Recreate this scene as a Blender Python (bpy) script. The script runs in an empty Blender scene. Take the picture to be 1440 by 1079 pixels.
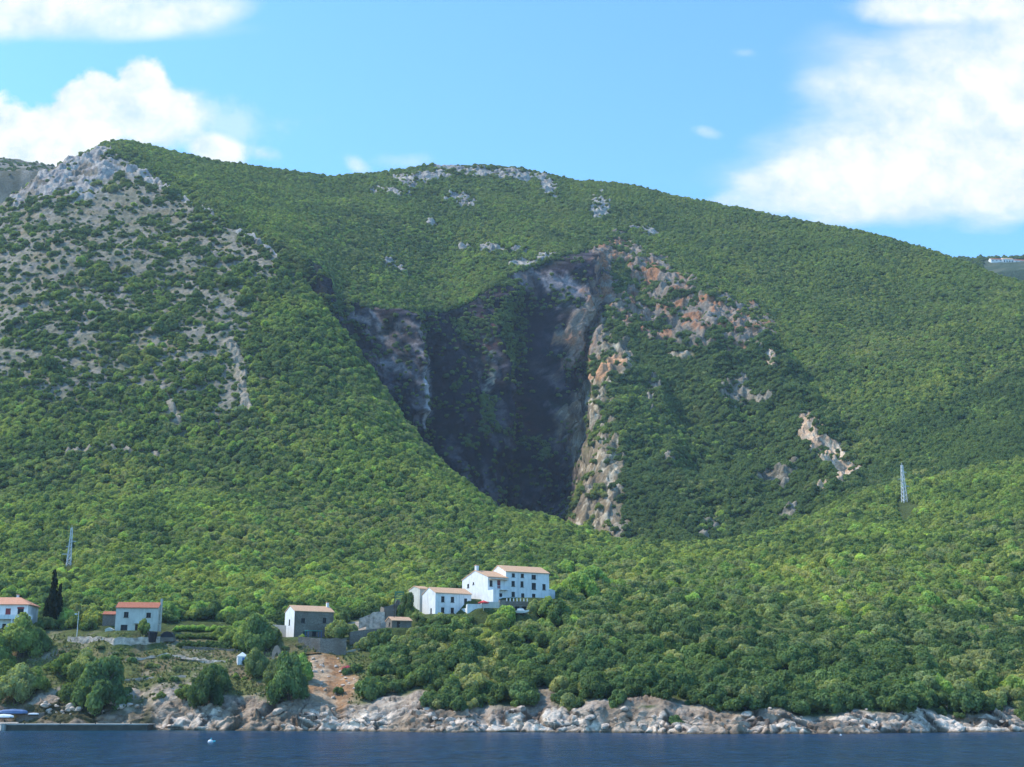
import bpy, bmesh, math, random
import numpy as np
from mathutils import Vector, Matrix
R_ = math.radians
random.seed(7); rng = np.random.RandomState(7)
sc = bpy.context.scene
COL = sc.collection

# ------------------------------------------------------------------ camera
CAM = np.array([0.0, 0.0, 6.0]); F = 1782.0; PITCH = R_(14.15)
cp, sp = math.cos(PITCH), math.sin(PITCH)
def ray(px, py):
    u = np.asarray(px, float) - 720.0; v = 539.5 - np.asarray(py, float)
    return u, F * cp - v * sp, F * sp + v * cp
def at(px, py, Y):
    dx, dy, dz = ray(px, py)
    return (dx / dy * Y, Y * np.ones_like(dy), CAM[2] + dz / dy * Y)
def proj(x, y, z):
    z = z - CAM[2]
    f = y * cp + z * sp; v = -y * sp + z * cp
    return 720 + F * x / f, 539.5 - F * v / f
cam_d = bpy.data.cameras.new('camera'); cam = bpy.data.objects.new('camera', cam_d); COL.objects.link(cam)
cam.location = CAM; cam.rotation_euler = (math.pi / 2 + PITCH, 0, 0)
cam_d.sensor_width = 36; cam_d.lens = 36 * F / 1440; cam_d.clip_end = 20000; cam_d.clip_start = 0.5
sc.camera = cam
sc.view_settings.view_transform = 'Standard'; sc.view_settings.look = 'None'; sc.view_settings.exposure = 0

# ------------------------------------------------------------------ noise
def _h(ix, iy, iz, s):
    n = (ix * 374761393 + iy * 668265263 + iz * 2147483647 + s * 974634777) & 0xffffffff
    n = ((n ^ (n >> 13)) * 1274126177) & 0xffffffff
    n = ((n ^ (n >> 15)) * 2246822519) & 0xffffffff
    return ((n ^ (n >> 16)) & 0xffffff) / float(0xffffff)
def vnoise(x, y, z, s=0):
    x, y, z = np.broadcast_arrays(x, y, z)
    xi = np.floor(x).astype(np.int64); yi = np.floor(y).astype(np.int64); zi = np.floor(z).astype(np.int64)
    fx = x - xi; fy = y - yi; fz = z - zi
    fx = fx * fx * fx * (fx * (fx * 6 - 15) + 10); fy = fy * fy * fy * (fy * (fy * 6 - 15) + 10); fz = fz * fz * fz * (fz * (fz * 6 - 15) + 10)
    r = 0
    for a in (0, 1):
        for b in (0, 1):
            for c in (0, 1):
                w = (fx if a else 1 - fx) * (fy if b else 1 - fy) * (fz if c else 1 - fz)
                r = r + w * _h(xi + a, yi + b, zi + c, s)
    return r * 2 - 1
def fbm(x, y, z, o=4, s=0, g=.5):
    r = 0; a = 1; t = 0
    for i in range(o):
        r = r + a * vnoise(x * 2**i + 17.3 * i, y * 2**i + 5.1 * i, z * 2**i + 9.7 * i, s + i); t += a; a *= g
    return r / t
def ridged(x, y, z, o=4, s=0):
    r = 0; a = 1; t = 0
    for i in range(o):
        r = r + a * (1 - np.abs(vnoise(x * 2**i + 3.3 * i, y * 2**i + 15.1 * i, z * 2**i, s + i)) * 2); t += a; a *= .5
    return r / t
def sstep(a, b, x):
    t = np.clip((x - a) / (b - a), 0, 1); return t * t * (3 - 2 * t)

# ------------------------------------------------------------------ terrain: knots along the slope, front to back
LAY = [
 [(-200,1030,284),(210,1030,284),(500,1032,272),(1000,1038,246),(1640,1034,270)],                     # 0 under water (z set below)
 [(-200,1022,300),(210,1022,300),(360,1023,292),(500,1024,288),(620,1026,276),(780,1025,280),(1000,1028,262),(1200,1028,266),(1440,1024,284),(1640,1022,294)],  # 1 waterline
 [(-200,994,312),(0,994,311),(90,992,311),(180,988,310),(260,980,306),(340,976,304),(430,984,300),(500,994,298),(580,1001,287),(660,1004,284),(740,999,287),(900,996,274),(1000,1001,271),(1100,1006,272),(1250,1001,278),(1440,1000,296),(1640,1000,306)], # 2 top of rocks
 [(-200,893,345),(0,893,345),(110,892,342),(150,893,340),(225,893,340),(300,902,338),(400,904,338),(480,902,340),(560,893,345),(610,872,352),(660,864,358),(720,856,362),(780,856,366),(850,878,352),(950,890,345),(1100,898,342),(1300,900,350),(1440,905,358),(1640,905,368)], # 3 bench
 [(-200,802,470),(0,802,470),(150,790,470),(300,790,475),(450,802,480),(550,808,480),(650,800,480),(750,795,480),(850,797,470),(1000,795,460),(1200,785,460),(1440,775,465),(1640,775,470)],  # 4
 [(-200,690,600),(150,690,600),(300,690,595),(450,700,590),(600,712,590),(700,738,590),(800,752,590),(850,766,590),(950,772,590),(1050,760,590),(1150,735,590),(1250,716,590),(1440,700,590),(1640,700,590)], # 5
 [(-200,330,900),(0,290,900),(60,243,930),(105,222,950),(150,208,970),(250,274,900),(380,348,810),(430,402,775),(500,492,742),(560,582,712),(620,657,680),(700,731,640),(800,756,618),(850,769,612),(950,775,612),(1050,761,615),(1150,735,620),(1200,712,630),(1250,695,640),(1440,665,650),(1640,665,660)], # 6 crest
 [(-200,345,930),(0,300,930),(60,253,960),(105,228,980),(150,213,995),(250,286,940),(380,372,845),(430,470,825),(500,600,808),(560,690,800),(620,745,795),(700,782,790),(780,792,785),(810,792,765),(850,790,740),(950,790,705),(1050,777,700),(1150,750,690),(1200,708,690),(1250,680,695),(1440,636,705),(1640,636,715)], # 7 gorge floor
 [(-200,360,960),(0,310,960),(105,232,1000),(150,209,1005),(250,262,965),(380,350,862),(430,440,842),(500,575,842),(560,650,856),(620,705,872),(700,730,905),(770,735,928),(795,640,955),(815,480,985),(850,470,975),(870,440,985),(900,500,950),(950,600,885),(1060,655,830),(1110,660,800),(1150,668,770),(1195,672,750),(1250,655,740),(1440,600,760),(1640,600,770)], # 8 cliff foot
 [(-200,370,980),(0,320,980),(105,236,1010),(150,204,1010),(250,250,985),(330,300,930),(380,330,890),(420,366,866),(470,412,874),(540,440,890),(620,446,925),(660,431,945),(700,396,965),(780,363,1000),(855,343,1062),(880,362,1055),(940,396,1010),(1060,462,950),(1110,510,910),(1150,575,850),(1195,630,800),(1250,600,800),(1440,520,850),(1640,520,860)], # 9 cliff top
 [(-200,385,1000),(0,340,1000),(105,240,1020),(150,200,1018),(250,228,1030),(380,285,1010),(470,320,1000),(540,330,1020),(620,330,1060),(700,315,1080),(780,305,1110),(855,300,1130),(940,325,1120),(1060,370,1070),(1150,410,1020),(1250,440,980),(1440,440,930),(1640,470,930)], # 10
 [(-200,400,1020),(0,360,1020),(105,245,1030),(146,202,1030),(155,198,1030),(200,203,1050),(300,227,1090),(380,240,1120),(450,247,1150),(540,244,1190),(600,236,1200),(680,234,1220),(760,244,1220),(800,253,1220),(900,266,1220),(1000,288,1200),(1100,308,1170),(1200,323,1140),(1300,351,1100),(1400,386,1050),(1440,402,1030),(1640,470,1000)], # 11 skyline
]
NL = len(LAY) + 1
tf = np.linspace(-0.475, 0.475, 1080); te = np.linspace(0.49, 1.0, 40)
T = np.concatenate([-te[::-1], tf, te]); NC = len(T)
def gsm(a, s):
    k = np.arange(-int(3 * s), int(3 * s) + 1); w = np.exp(-k**2 / (2 * s * s)); w /= w.sum()
    return np.convolve(np.pad(a, len(k) // 2, mode='edge'), w, 'valid')
KY = np.zeros((NL, NC)); KZ = np.zeros((NL, NC))
for i, L in enumerate(LAY):
    L = np.array(L, float); x, y, z = at(L[:, 0], L[:, 1], L[:, 2]); t = x / y
    KY[i] = gsm(np.interp(T, t, y), 5 if i in (6, 9, 11) else 9); KZ[i] = gsm(np.interp(T, t, z), 5 if i in (6, 9, 11) else 9)
KZ[0] = -5; KZ[1] = -0.35
KY[1] += 3.5 * fbm(T * 60, 0, 3, 3, 5); KY[2] += 3 * fbm(T * 50, 0, 8, 3, 9); KZ[2] += 1.2 * fbm(T * 45, 2, 8, 3, 19)
KY[9] += 7 * fbm(T * 26, 1, 3, 3, 6); KZ[9] += 3 * fbm(T * 30, 4, 3, 3, 26)
KZ[11] += 2.0 * fbm(T * 40, 4, 9, 3, 36)
KY[12] = KY[11] + 250; KZ[12] = KZ[11] - 110
NR = [5, 60, 95, 105, 105, 270, 25, 190, 180, 110, 110, 12]
K = np.concatenate([np.linspace(i, i + 1, n, endpoint=False) for i, n in enumerate(NR)] + [[NL - 1.0]])
i0 = np.minimum(K.astype(int), NL - 2); fr = (K - i0)[:, None]
GY = KY[i0] * (1 - fr) + KY[i0 + 1] * fr; GZ = KZ[i0] * (1 - fr) + KZ[i0 + 1] * fr
# soften the creases between knots
def rsm(a, s):
    k = np.arange(-3 * s, 3 * s + 1); w = np.exp(-k**2 / (2 * s * s)); w /= w.sum()
    p = np.pad(a, ((3 * s, 3 * s), (0, 0)), mode='edge'); r = 0
    for j, ww in enumerate(w): r = r + ww * p[j:j + a.shape[0]]
    return r
keep = np.maximum(1 - sstep(1.9, 2.6, K), sstep(7.4, 7.9, K) * (1 - sstep(9.2, 9.5, K)))[:, None]
keep = np.maximum(keep, (sstep(10.6, 10.9, K))[:, None]); keep = np.maximum(keep, (sstep(5.85, 5.95, K) * (1 - sstep(6.05, 6.2, K)))[:, None])
GY = GY * keep + rsm(GY, 8) * (1 - keep); GZ = GZ * keep + rsm(GZ, 8) * (1 - keep)
GX = T[None, :] * GY
KK = np.repeat(K[:, None], NC, 1)
PX0, PY0 = proj(GX, GY, GZ)
# --- relief
big = fbm(GX / 90, GY / 90, 1.5, 4, 11); med = fbm(GX / 28, GY / 28, 4.5, 3, 12)
rel = sstep(3.2, 5.0, KK) * (1 - .75 * sstep(10.7, 11, KK)) * (1 - .8 * np.exp(-((KK - 6) / .12)**2)) * (1 - .7 * np.exp(-((KK - 9) / .2)**2))
GZ = GZ + rel * (9.0 * big + 2.4 * med)
GZ = GZ + .5 * sstep(2.0, 2.4, KK) * (1 - sstep(3.2, 4, KK)) * fbm(GX / 6, GY / 6, 2, 3, 15)
# cliff mask: dark shaded wall from the spur crest to the head of the gorge
wob = 16 * fbm(GX / 30, GY / 30, GZ / 30, 3, 41)
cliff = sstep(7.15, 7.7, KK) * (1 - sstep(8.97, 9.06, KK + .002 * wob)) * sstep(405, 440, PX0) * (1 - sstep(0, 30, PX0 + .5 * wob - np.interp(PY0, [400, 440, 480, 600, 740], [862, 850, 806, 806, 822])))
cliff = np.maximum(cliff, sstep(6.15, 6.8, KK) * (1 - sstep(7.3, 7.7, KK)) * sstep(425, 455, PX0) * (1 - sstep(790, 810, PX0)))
nx, ny = 0.80, -0.60
al = GX * 0.60 + GY * 0.80                       # along the wall
butt = ridged(al / 52, GZ / 190, 0.3, 2, 50) * 17 + ridged(al / 19, GZ / 60 + al / 80, 1.3, 3, 51) * 8 + ridged(al / 7.5, GZ / 16, 2.3, 3, 58) * 4 + fbm(GX / 5, GY / 5, GZ / 9, 4, 52) * 3.5
butt = butt + 15 * np.exp(-((PX0 - 672 - (PY0 - 480) * .12) / 15)**2) * sstep(425, 470, PY0) * (1 - sstep(600, 680, PY0)) - 20 * np.exp(-((PX0 - 612) / 20)**2) - 30 * np.exp(-((PX0 - 735) / 26)**2) * sstep(400, 470, PY0) + 12 * np.exp(-((PX0 - 548) / 26)**2) + 14 * np.exp(-((PX0 - 790) / 22)**2) * (1 - sstep(430, 500, PY0))
cm = cliff * (1 - sstep(8.93, 9.0, KK) * .75)
GX = GX + nx * butt * cm; GY = GY + ny * butt * cm; GZ = GZ + cm * 2.5 * fbm(al / 9, GZ / 7, 5, 3, 53)
rwall = sstep(7.1, 7.5, KK) * (1 - sstep(8.98, 9.05, KK)) * sstep(5, 35, PX0 + .5 * wob - np.interp(PY0, [400, 440, 480, 600, 740], [862, 850, 806, 806, 822])) * (1 - sstep(1190, 1230, PX0))
d2 = ridged(GX / 42, GY / 42, GZ / 50, 4, 54) * 12 + fbm(GX / 7, GY / 7, GZ / 7, 3, 55) * 2.5
GZ = GZ + rwall * d2; GY = GY - rwall * d2 * .4
# worley for rocks
def worley(x, y, z, s=0, tilt=False):
    xi = np.floor(x).astype(np.int64); yi = np.floor(y).astype(np.int64); zi = np.floor(z).astype(np.int64)
    f1 = np.full(x.shape, 9.0); f2 = np.full(x.shape, 9.0); cid = np.zeros(x.shape); tl = np.zeros(x.shape)
    for a in (-1, 0, 1):
        for b in (-1, 0, 1):
            for c in (-1, 0, 1):
                X, Y, Z = xi + a, yi + b, zi + c
                d = (X + _h(X, Y, Z, s) - x)**2 + (Y + _h(X, Y, Z, s + 1) - y)**2 + (Z + _h(X, Y, Z, s + 2) - z)**2
                m = d < f1; f2 = np.where(m, f1, np.minimum(f2, d)); cid = np.where(m, _h(X, Y, Z, s + 3), cid); f1 = np.where(m, d, f1)
                if tilt: tl = np.where(m, (_h(X, Y, Z, s + 5) * 1.6 - .8) * (x - X - _h(X, Y, Z, s)) + (_h(X, Y, Z, s + 6) * 1.6 - .5) * (y - Y - _h(X, Y, Z, s + 1)), tl)
    return (np.sqrt(f1), np.sqrt(f2), cid, tl) if tilt else (np.sqrt(f1), np.sqrt(f2), cid)
shore = (sstep(.5, 1.0, KK) * (1 - sstep(1.8, 2.15, KK + .35 * fbm(GX / 7, GY / 7, 3, 3, 60))))
quay = (1 - sstep(205, 225, PX0))
shore_r = shore * (1 - .3 * quay)
rs = slice(0, int(np.searchsorted(K, 2.5)))
wx = 1.6 * fbm(GX[rs] / 5, GY[rs] / 5, GZ[rs], 2, 66)
f1, f2, cid, tl1 = worley(GX[rs] / 6.5 + .55 * GY[rs] / 7 + wx * .25, GY[rs] / 4.2 + wx * .25, GX[rs] * 0 + .5, 70, True)
f1b, f2b, cidb, tl2 = worley(GX[rs] / 2.2 + .5 * GY[rs] / 2 + wx * .5, GY[rs] / 1.2 + wx * .5, GX[rs] * 0 + .5, 75, True)
gap = np.zeros_like(GX); gap[rs] = np.maximum(1 - sstep(0.02, .16, f2 - f1), .5 * (1 - sstep(.02, .2, f2b - f1b)))
bd = np.zeros_like(GX); bd[rs] = .5 + tl1 * 2.6 + (cid - .5) * 2.8 + tl2 * 1.3 + .9 * cidb + .5 * ridged(GX[rs] / 3, GY[rs] / 3, 4, 3, 68) * np.ones_like(f1)
rockn = fbm(GX / 14, GY / 14, 2, 3, 63)
GZ = GZ + shore_r * (bd - .9) * (.5 + .45 * rockn) * 1.0 * sstep(.8, 1.25, KK)
GY = GY - shore_r * (bd - .9) * .5
GZ = GZ - gap * shore_r * .5
print('terrain', GX.shape)

# --- local pads under buildings (x, y, z, radius, blend)
def pad(px, py, Y, r, bl=6):
    global GZ
    x, y, z = [float(v) for v in at(px, py, Y)]
    d = np.sqrt((GX - x)**2 + (GY - y)**2)
    w = 1 - sstep(r, r + bl, d)
    GZ = GZ * (1 - w) + z * w
    return x, y, z
PADS = dict(E=(5, 886, 352, 7.5, 7), A=(190, 889, 343, 7.5, 6), B=(432, 898, 343, 8, 5), C=(628, 866, 357, 8, 6),
            D1=(685, 845, 368, 9, 6), D2=(740, 844, 371, 9, 7), T1=(690, 857, 355, 5, 3), BO=(733, 864, 352, 3.5, 3), H1=(560, 884, 345, 4, 5), H2=(548, 868, 362, 4, 5),
            QL=(115, 1013.5, 303, 0, 0))
for k in list(PADS):
    if PADS[k][3]: pad(*PADS[k])
PX, PY = proj(GX, GY, GZ)
runmin = np.minimum.accumulate(PY, axis=0)

def hit(px, py):
    """world point where the ray through a picture point meets the ground"""
    t = (px - 720.0) / (F * cp - (539.5 - py) * sp)
    c = int(np.argmin(np.abs(T - t))); rows = np.where(PY[:, c] <= py)[0]
    r = rows[0] if len(rows) else len(K) - 2
    return float(GX[r, c]), float(GY[r, c]), float(GZ[r, c])
def ground(x, y, rmax=8):
    c = int(np.argmin(np.abs(T - x / y))); m = np.argmin(np.abs(GY[:, c] - y)); return float(GZ[m, c])

# ------------------------------------------------------------------ ground colours, per vertex
def blob(px, py, rx, ry, rot=0, wobble=1.0):
    c, s = math.cos(R_(rot)), math.sin(R_(rot)); dx = PX - px; dy = PY - py
    u = (dx * c + dy * s) / rx; v = (-dx * s + dy * c) / ry
    return 1 - sstep(.6, 1.1, np.sqrt(u * u + v * v) + wobble * (.85 * N1 + .35 * N3))
def stripe(pts, w, wobble=1.0):
    d = np.full(PX.shape, 1e9)
    for (a, b), (c, e) in zip(pts[:-1], pts[1:]):
        l2 = (c - a)**2 + (e - b)**2; t = np.clip(((PX - a) * (c - a) + (PY - b) * (e - b)) / l2, 0, 1)
        d = np.minimum(d, np.hypot(PX - a - t * (c - a), PY - b - t * (e - b)))
    return 1 - sstep(.6, 1.15, d / w + wobble * (.9 * N1 + .35 * N3))
def poly(pts, soft=18):
    p = np.array(pts, float); inside = np.zeros(PX.shape, bool)
    d = np.full(PX.shape, 1e9); X = PX + soft * N1 * 1.2; Yq = PY + soft * N2 * 1.2
    for i in range(len(p)):
        a, b = p[i]; c, e = p[(i + 1) % len(p)]
        cond = ((b > Yq) != (e > Yq)); xx = (c - a) * (Yq - b) / (e - b + 1e-9) + a
        inside ^= cond & (X < xx)
        l2 = (c - a)**2 + (e - b)**2 + 1e-9; t = np.clip(((X - a) * (c - a) + (Yq - b) * (e - b)) / l2, 0, 1)
        d = np.minimum(d, np.hypot(X - a - t * (c - a), Yq - b - t * (e - b)))
    return np.where(inside, .5 + .5 * np.clip(d / soft, 0, 1), .5 - .5 * np.clip(d / soft, 0, 1))
N1 = fbm(GX / 11, GY / 11, GZ / 11, 4, 81); N2 = fbm(GX / 11 + 50, GY / 11, GZ / 11, 4, 82)
N3 = fbm(GX / 3.5, GY / 3.5, GZ / 3.5, 3, 83); N4 = fbm(GX / 45, GY / 45, GZ / 45, 3, 84)
front = (KK < 6.05)
spur = poly([(-260, 250), (20, 250), (150, 180), (262, 262), (395, 330), (415, 400), (360, 430), (352, 560), (320, 610), (200, 575), (0, 560), (-260, 560)], 30) * front * (KK > 4.5)
summit = blob(85, 248, 115, 34, -18) * front * (KK > 5)
summit = np.maximum(summit, blob(230, 262, 60, 8, 32) * front)
summit = np.maximum(summit, blob(375, 345, 40, 13, 28) * front)
gully = stripe([(325, 480), (338, 520), (345, 575)], 8) * front
gully = np.maximum(gully, stripe([(95, 640), (150, 632), (260, 645)], 5) * front)
gully = np.maximum(gully, stripe([(225, 545), (250, 590)], 8) * front * .8)
rocks = np.zeros(PX.shape)
back = (KK > 6.4)
for a in [(590, 254, 42, 9, -8), (648, 284, 22, 12, 10), (700, 246, 95, 8, 4), (560, 252, 24, 6, 0), (552, 272, 35, 5, 10), (843, 291, 17, 19, 20), (606, 316, 10, 5, 0), (770, 262, 20, 12, 30), (912, 328, 14, 5, 0), (890, 322, 10, 5, 0), (700, 352, 60, 5, 3), (560, 378, 30, 6, 30), (780, 366, 60, 7, -6)]:
    rocks = np.maximum(rocks, blob(*a) * (KK > 9.02))
rim = stripe([(866, 362), (905, 380), (945, 406), (985, 434), (1060, 464)], 29) * back
rim = np.maximum(rim, blob(900, 432, 75, 40, 30) * back * .95); rim = np.maximum(rim, blob(828, 475, 38, 62, 10) * back * .95)
rim = np.maximum(rim, blob(950, 465, 70, 30, 10) * back * .85)
scar = stripe([(868, 500), (850, 528), (832, 560), (826, 590), (838, 630), (842, 690), (836, 745)], 26) * back
scar = np.maximum(scar, blob(850, 520, 30, 17, -35, .5) * back)
scar = np.maximum(scar, stripe([(822, 590), (842, 640), (848, 690), (836, 745)], 36) * back)
pale = np.zeros(PX.shape)
for a in [(1042, 552, 26, 26, 20), (915, 553, 12, 22, 0), (1002, 736, 18, 18, 0), (1110, 722, 20, 7, -20), (866, 752, 18, 9, -40), (1088, 672, 22, 15, 0), (942, 650, 8, 22, 0), (1115, 650, 16, 9, 0), (1080, 560, 5, 9, 0)]:
    pale = np.maximum(pale, blob(*a, wobble=1.4) * back)
orange = stripe([(1138, 598), (1152, 628), (1178, 646), (1194, 666)], 17) * back
orange = np.maximum(orange, blob(1185, 664, 11, 16) * back); orange = np.maximum(orange, blob(1155, 685, 9, 7) * back); orange = np.maximum(orange, blob(1083, 506, 15, 12, -20) * back)
orange = np.maximum(orange, blob(955, 500, 28, 6, 0) * back * .7)
bank = poly([(-300, 880), (60, 886), (120, 893), (260, 893), (340, 912), (430, 905), (500, 905), (530, 940), (505, 1000), (480, 1030), (-300, 1030)], 8) * (KK < 3.2)
slide = poly([(438, 922), (470, 925), (500, 950), (492, 985), (482, 1012), (462, 985), (430, 975), (425, 955)], 7) * (KK < 3.2)

# erase the road/terraces onto the bank
def cl(*a): return np.array(a)
C = np.zeros(PX.shape + (3,)); 
def mixc(m, col, var=0):
    global C
    m = np.clip(m, 0, 1)[..., None]; col = np.asarray(col)
    C = C * (1 - m) + col * m
C[:] = cl(.070, .095, .030)                                                     # forest floor, undergrowth
mixc(sstep(-.1, .5, N3) * .5, cl(.085, .10, .035))
grass = bank * 1.0
mixc(bank, cl(.135, .15, .05)); mixc(bank * sstep(.0, .4, N1), cl(.22, .17, .095)); mixc(bank * sstep(0, .4, N2), cl(.09, .12, .035)); mixc(bank * sstep(.15, .45, N3) * .6, cl(.30, .26, .19))
mixc(blob(525, 876, 34, 14, -15) * (KK < 4) * (KK > 2.8), cl(.40, .34, .27)); mixc(blob(735, 905, 30, 30) * (KK < 4) * (KK > 2.6) * .8, cl(.28, .26, .18)); mixc(slide, cl(.36, .20, .10)); mixc(slide * sstep(-.1, .4, N3), cl(.46, .35, .23))
hi = cl(.235, .205, .165)
mixc(spur, hi * 1.15); mixc(spur * sstep(.05, .4, N3) * .6, cl(.28, .25, .20)); mixc(spur * sstep(.0, .25, -N2) * .5, cl(.15, .15, .075)); mixc(spur * sstep(0, .4, N1) * .75, cl(.24, .19, .11)); mixc(spur * sstep(.05, .35, N2) * .8, cl(.10, .12, .05))
mixc(summit, cl(.44, .40, .36)); mixc(summit * sstep(-.05, .25, N3), cl(.33, .29, .27)); mixc(summit * sstep(.05, .3, N1), cl(.22, .18, .13)); mixc(gully, cl(.33, .28, .21))
mixc(rocks, cl(.42, .38, .33)); mixc(rocks * sstep(0, .35, N3), cl(.2, .19, .18))
far_sc = (KK > 9) * sstep(.25, .5, N1) * .5; mixc(far_sc, cl(.22, .2, .15))
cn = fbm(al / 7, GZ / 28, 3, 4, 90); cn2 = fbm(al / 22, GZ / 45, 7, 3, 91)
cc = (.55 + .7 * (1 - sstep(480, 640, PY0)))[..., None] * cl(.036, .031, .042)[None, None, :] * (1 + .35 * cn[..., None]) + np.zeros_like(C)  # gorge shade painted into the cliff rock: bluish, darker toward its base
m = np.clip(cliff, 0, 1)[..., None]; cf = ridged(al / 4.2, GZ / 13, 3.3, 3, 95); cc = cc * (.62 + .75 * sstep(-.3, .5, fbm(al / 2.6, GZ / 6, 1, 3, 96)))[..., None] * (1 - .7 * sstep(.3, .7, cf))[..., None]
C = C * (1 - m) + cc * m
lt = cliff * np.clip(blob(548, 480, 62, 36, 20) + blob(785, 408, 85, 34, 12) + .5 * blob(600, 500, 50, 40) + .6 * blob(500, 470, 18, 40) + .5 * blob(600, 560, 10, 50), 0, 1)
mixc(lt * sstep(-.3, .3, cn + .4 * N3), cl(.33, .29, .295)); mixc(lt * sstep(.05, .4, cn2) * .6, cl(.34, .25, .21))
red = cliff * np.clip(blob(700, 560, 45, 110, -8) + blob(845, 385, 30, 40) + .7 * blob(660, 480, 50, 30), 0, 1); mixc(red * sstep(-.2, .4, cn2 + .4 * N1) * .8, cl(.14, .062, .05))
mixc(cliff * sstep(.12, .4, cn + .45 * N3) * .65, cl(.155, .14, .15)); mixc(cliff * stripe([(684, 470), (692, 520), (680, 600)], 7) * (N3 > .05), cl(.26, .25, .20)); mixc(cliff * stripe([(598, 520), (604, 560), (600, 600)], 5), cl(.42, .40, .42)); mixc(cliff * sstep(.1, .35, N1) * .8, cl(.016, .026, .014)); mixc(cliff * sstep(.45, .8, cf) * .7, cl(.012, .011, .016)); mixc(cliff * sstep(-.6, -.2, -cn - .8 * butt / 16) * .5, cl(.02, .018, .022))  # cracks and recesses painted dark as crevice shade, one rib pale as sunlit
rcol = cl(.30, .26, .22)
mixc(rim, cl(.25, .20, .16)); mixc(rim * sstep(-.05, .3, N3), cl(.31, .265, .215)); mixc(rim * sstep(-.05, .3, N2) * .9, cl(.36, .17, .085)); mixc(rim * sstep(.2, .45, N1), cl(.10, .10, .05))
mixc(scar, cl(.25, .20, .13)); mixc(scar * sstep(-.05, .3, N3), cl(.52, .45, .34)); mixc(blob(850, 520, 30, 20, -30, .5) * back, cl(.60, .32, .17)); mixc(scar * sstep(.05, .3, N1), cl(.14, .13, .06)); mixc(scar * sstep(.1, .4, N2), cl(.17, .14, .10))
mixc(pale, cl(.30, .26, .20)); mixc(pale * sstep(-.05, .3, N3), cl(.16, .14, .10)); mixc(orange, cl(.55, .38, .25)); mixc(orange * sstep(0, .4, N3), cl(.66, .54, .42))
# limestone shore
sh = np.clip(shore_r * 1.4, 0, 1)
mixc(sh, cl(.78, .63, .50)); mixc(sh * sstep(-.05, .35, rockn + .3 * N3) * .8, cl(.42, .31, .22)); mixc(sh * gap * .9, cl(.07, .05, .04)); mixc(sh * sstep(.1, .45, -rockn + .3 * N3), cl(.86, .72, .58))  # wet gaps between the blocks, with crevice shade painted in
mixc(sh * sstep(1.6, 2.0, KK + .6 * N1) * .7, cl(.25, .19, .14))
mixc(sh * sstep(.12, .35, N2 + .3 * N3) * .6, cl(.30, .22, .15)); mixc(np.clip(slide * 1.3, 0, 1) * .85, cl(.38, .21, .105)); mixc(slide * sstep(0, .35, N3) * .8, cl(.50, .38, .26))
mixc(sstep(0, 1, 1 - (GZ - .1) / .55) * (KK < 2), cl(.17, .13, .085))
mixc((KK < 2) * quay * sh * .85, cl(.24, .18, .125)); mixc((KK < 2) * quay * sh * sstep(.05, .3, N1), cl(.09, .085, .04))
SOLID = np.clip(np.maximum.reduce([summit * .95, gully, rocks, rim * (.95 - .75 * sstep(.18, .42, N1)), scar * (1 - .8 * sstep(.12, .35, N1)), pale * .95, orange, sh, slide]), 0, 1)

mt = np.clip(SOLID, 0, 1) * (KK > 4) * (1 - .0 * KK); mt = np.maximum(mt, spur * .35)
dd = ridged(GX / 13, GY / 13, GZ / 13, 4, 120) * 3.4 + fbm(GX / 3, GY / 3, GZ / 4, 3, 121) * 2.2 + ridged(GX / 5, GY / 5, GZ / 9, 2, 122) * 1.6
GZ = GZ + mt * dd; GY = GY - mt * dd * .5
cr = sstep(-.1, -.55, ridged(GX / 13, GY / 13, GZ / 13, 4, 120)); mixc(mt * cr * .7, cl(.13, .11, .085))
HAZE = 0.00008

# ------------------------------------------------------------------ object helpers
def tag(o, label=None, cat=None, group=None, kind=None):
    if label: o['label'] = label
    if cat: o['category'] = cat
    if group: o['group'] = group
    if kind: o['kind'] = kind
    return o
def mesh_np(name, V, Q, mat, colors=None, smooth=True, n=4):
    me = bpy.data.meshes.new(name); V = np.asarray(V, np.float32); Q = np.asarray(Q, np.int32)
    me.vertices.add(len(V)); me.vertices.foreach_set('co', V.ravel())
    me.loops.add(Q.size); me.loops.foreach_set('vertex_index', Q.ravel())
    me.polygons.add(len(Q)); me.polygons.foreach_set('loop_start', np.arange(0, Q.size, n, dtype=np.int32))
    if smooth: me.polygons.foreach_set('use_smooth', np.ones(len(Q), bool))
    me.update(calc_edges=True)
    if colors is not None:
        a = me.color_attributes.new('Col', 'FLOAT_COLOR', 'POINT')
        a.data.foreach_set('color', np.concatenate([colors, np.ones((len(colors), 1))], 1).astype(np.float32).ravel())
    me.materials.append(mat)
    o = bpy.data.objects.new(name, me); COL.objects.link(o); return o
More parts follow.
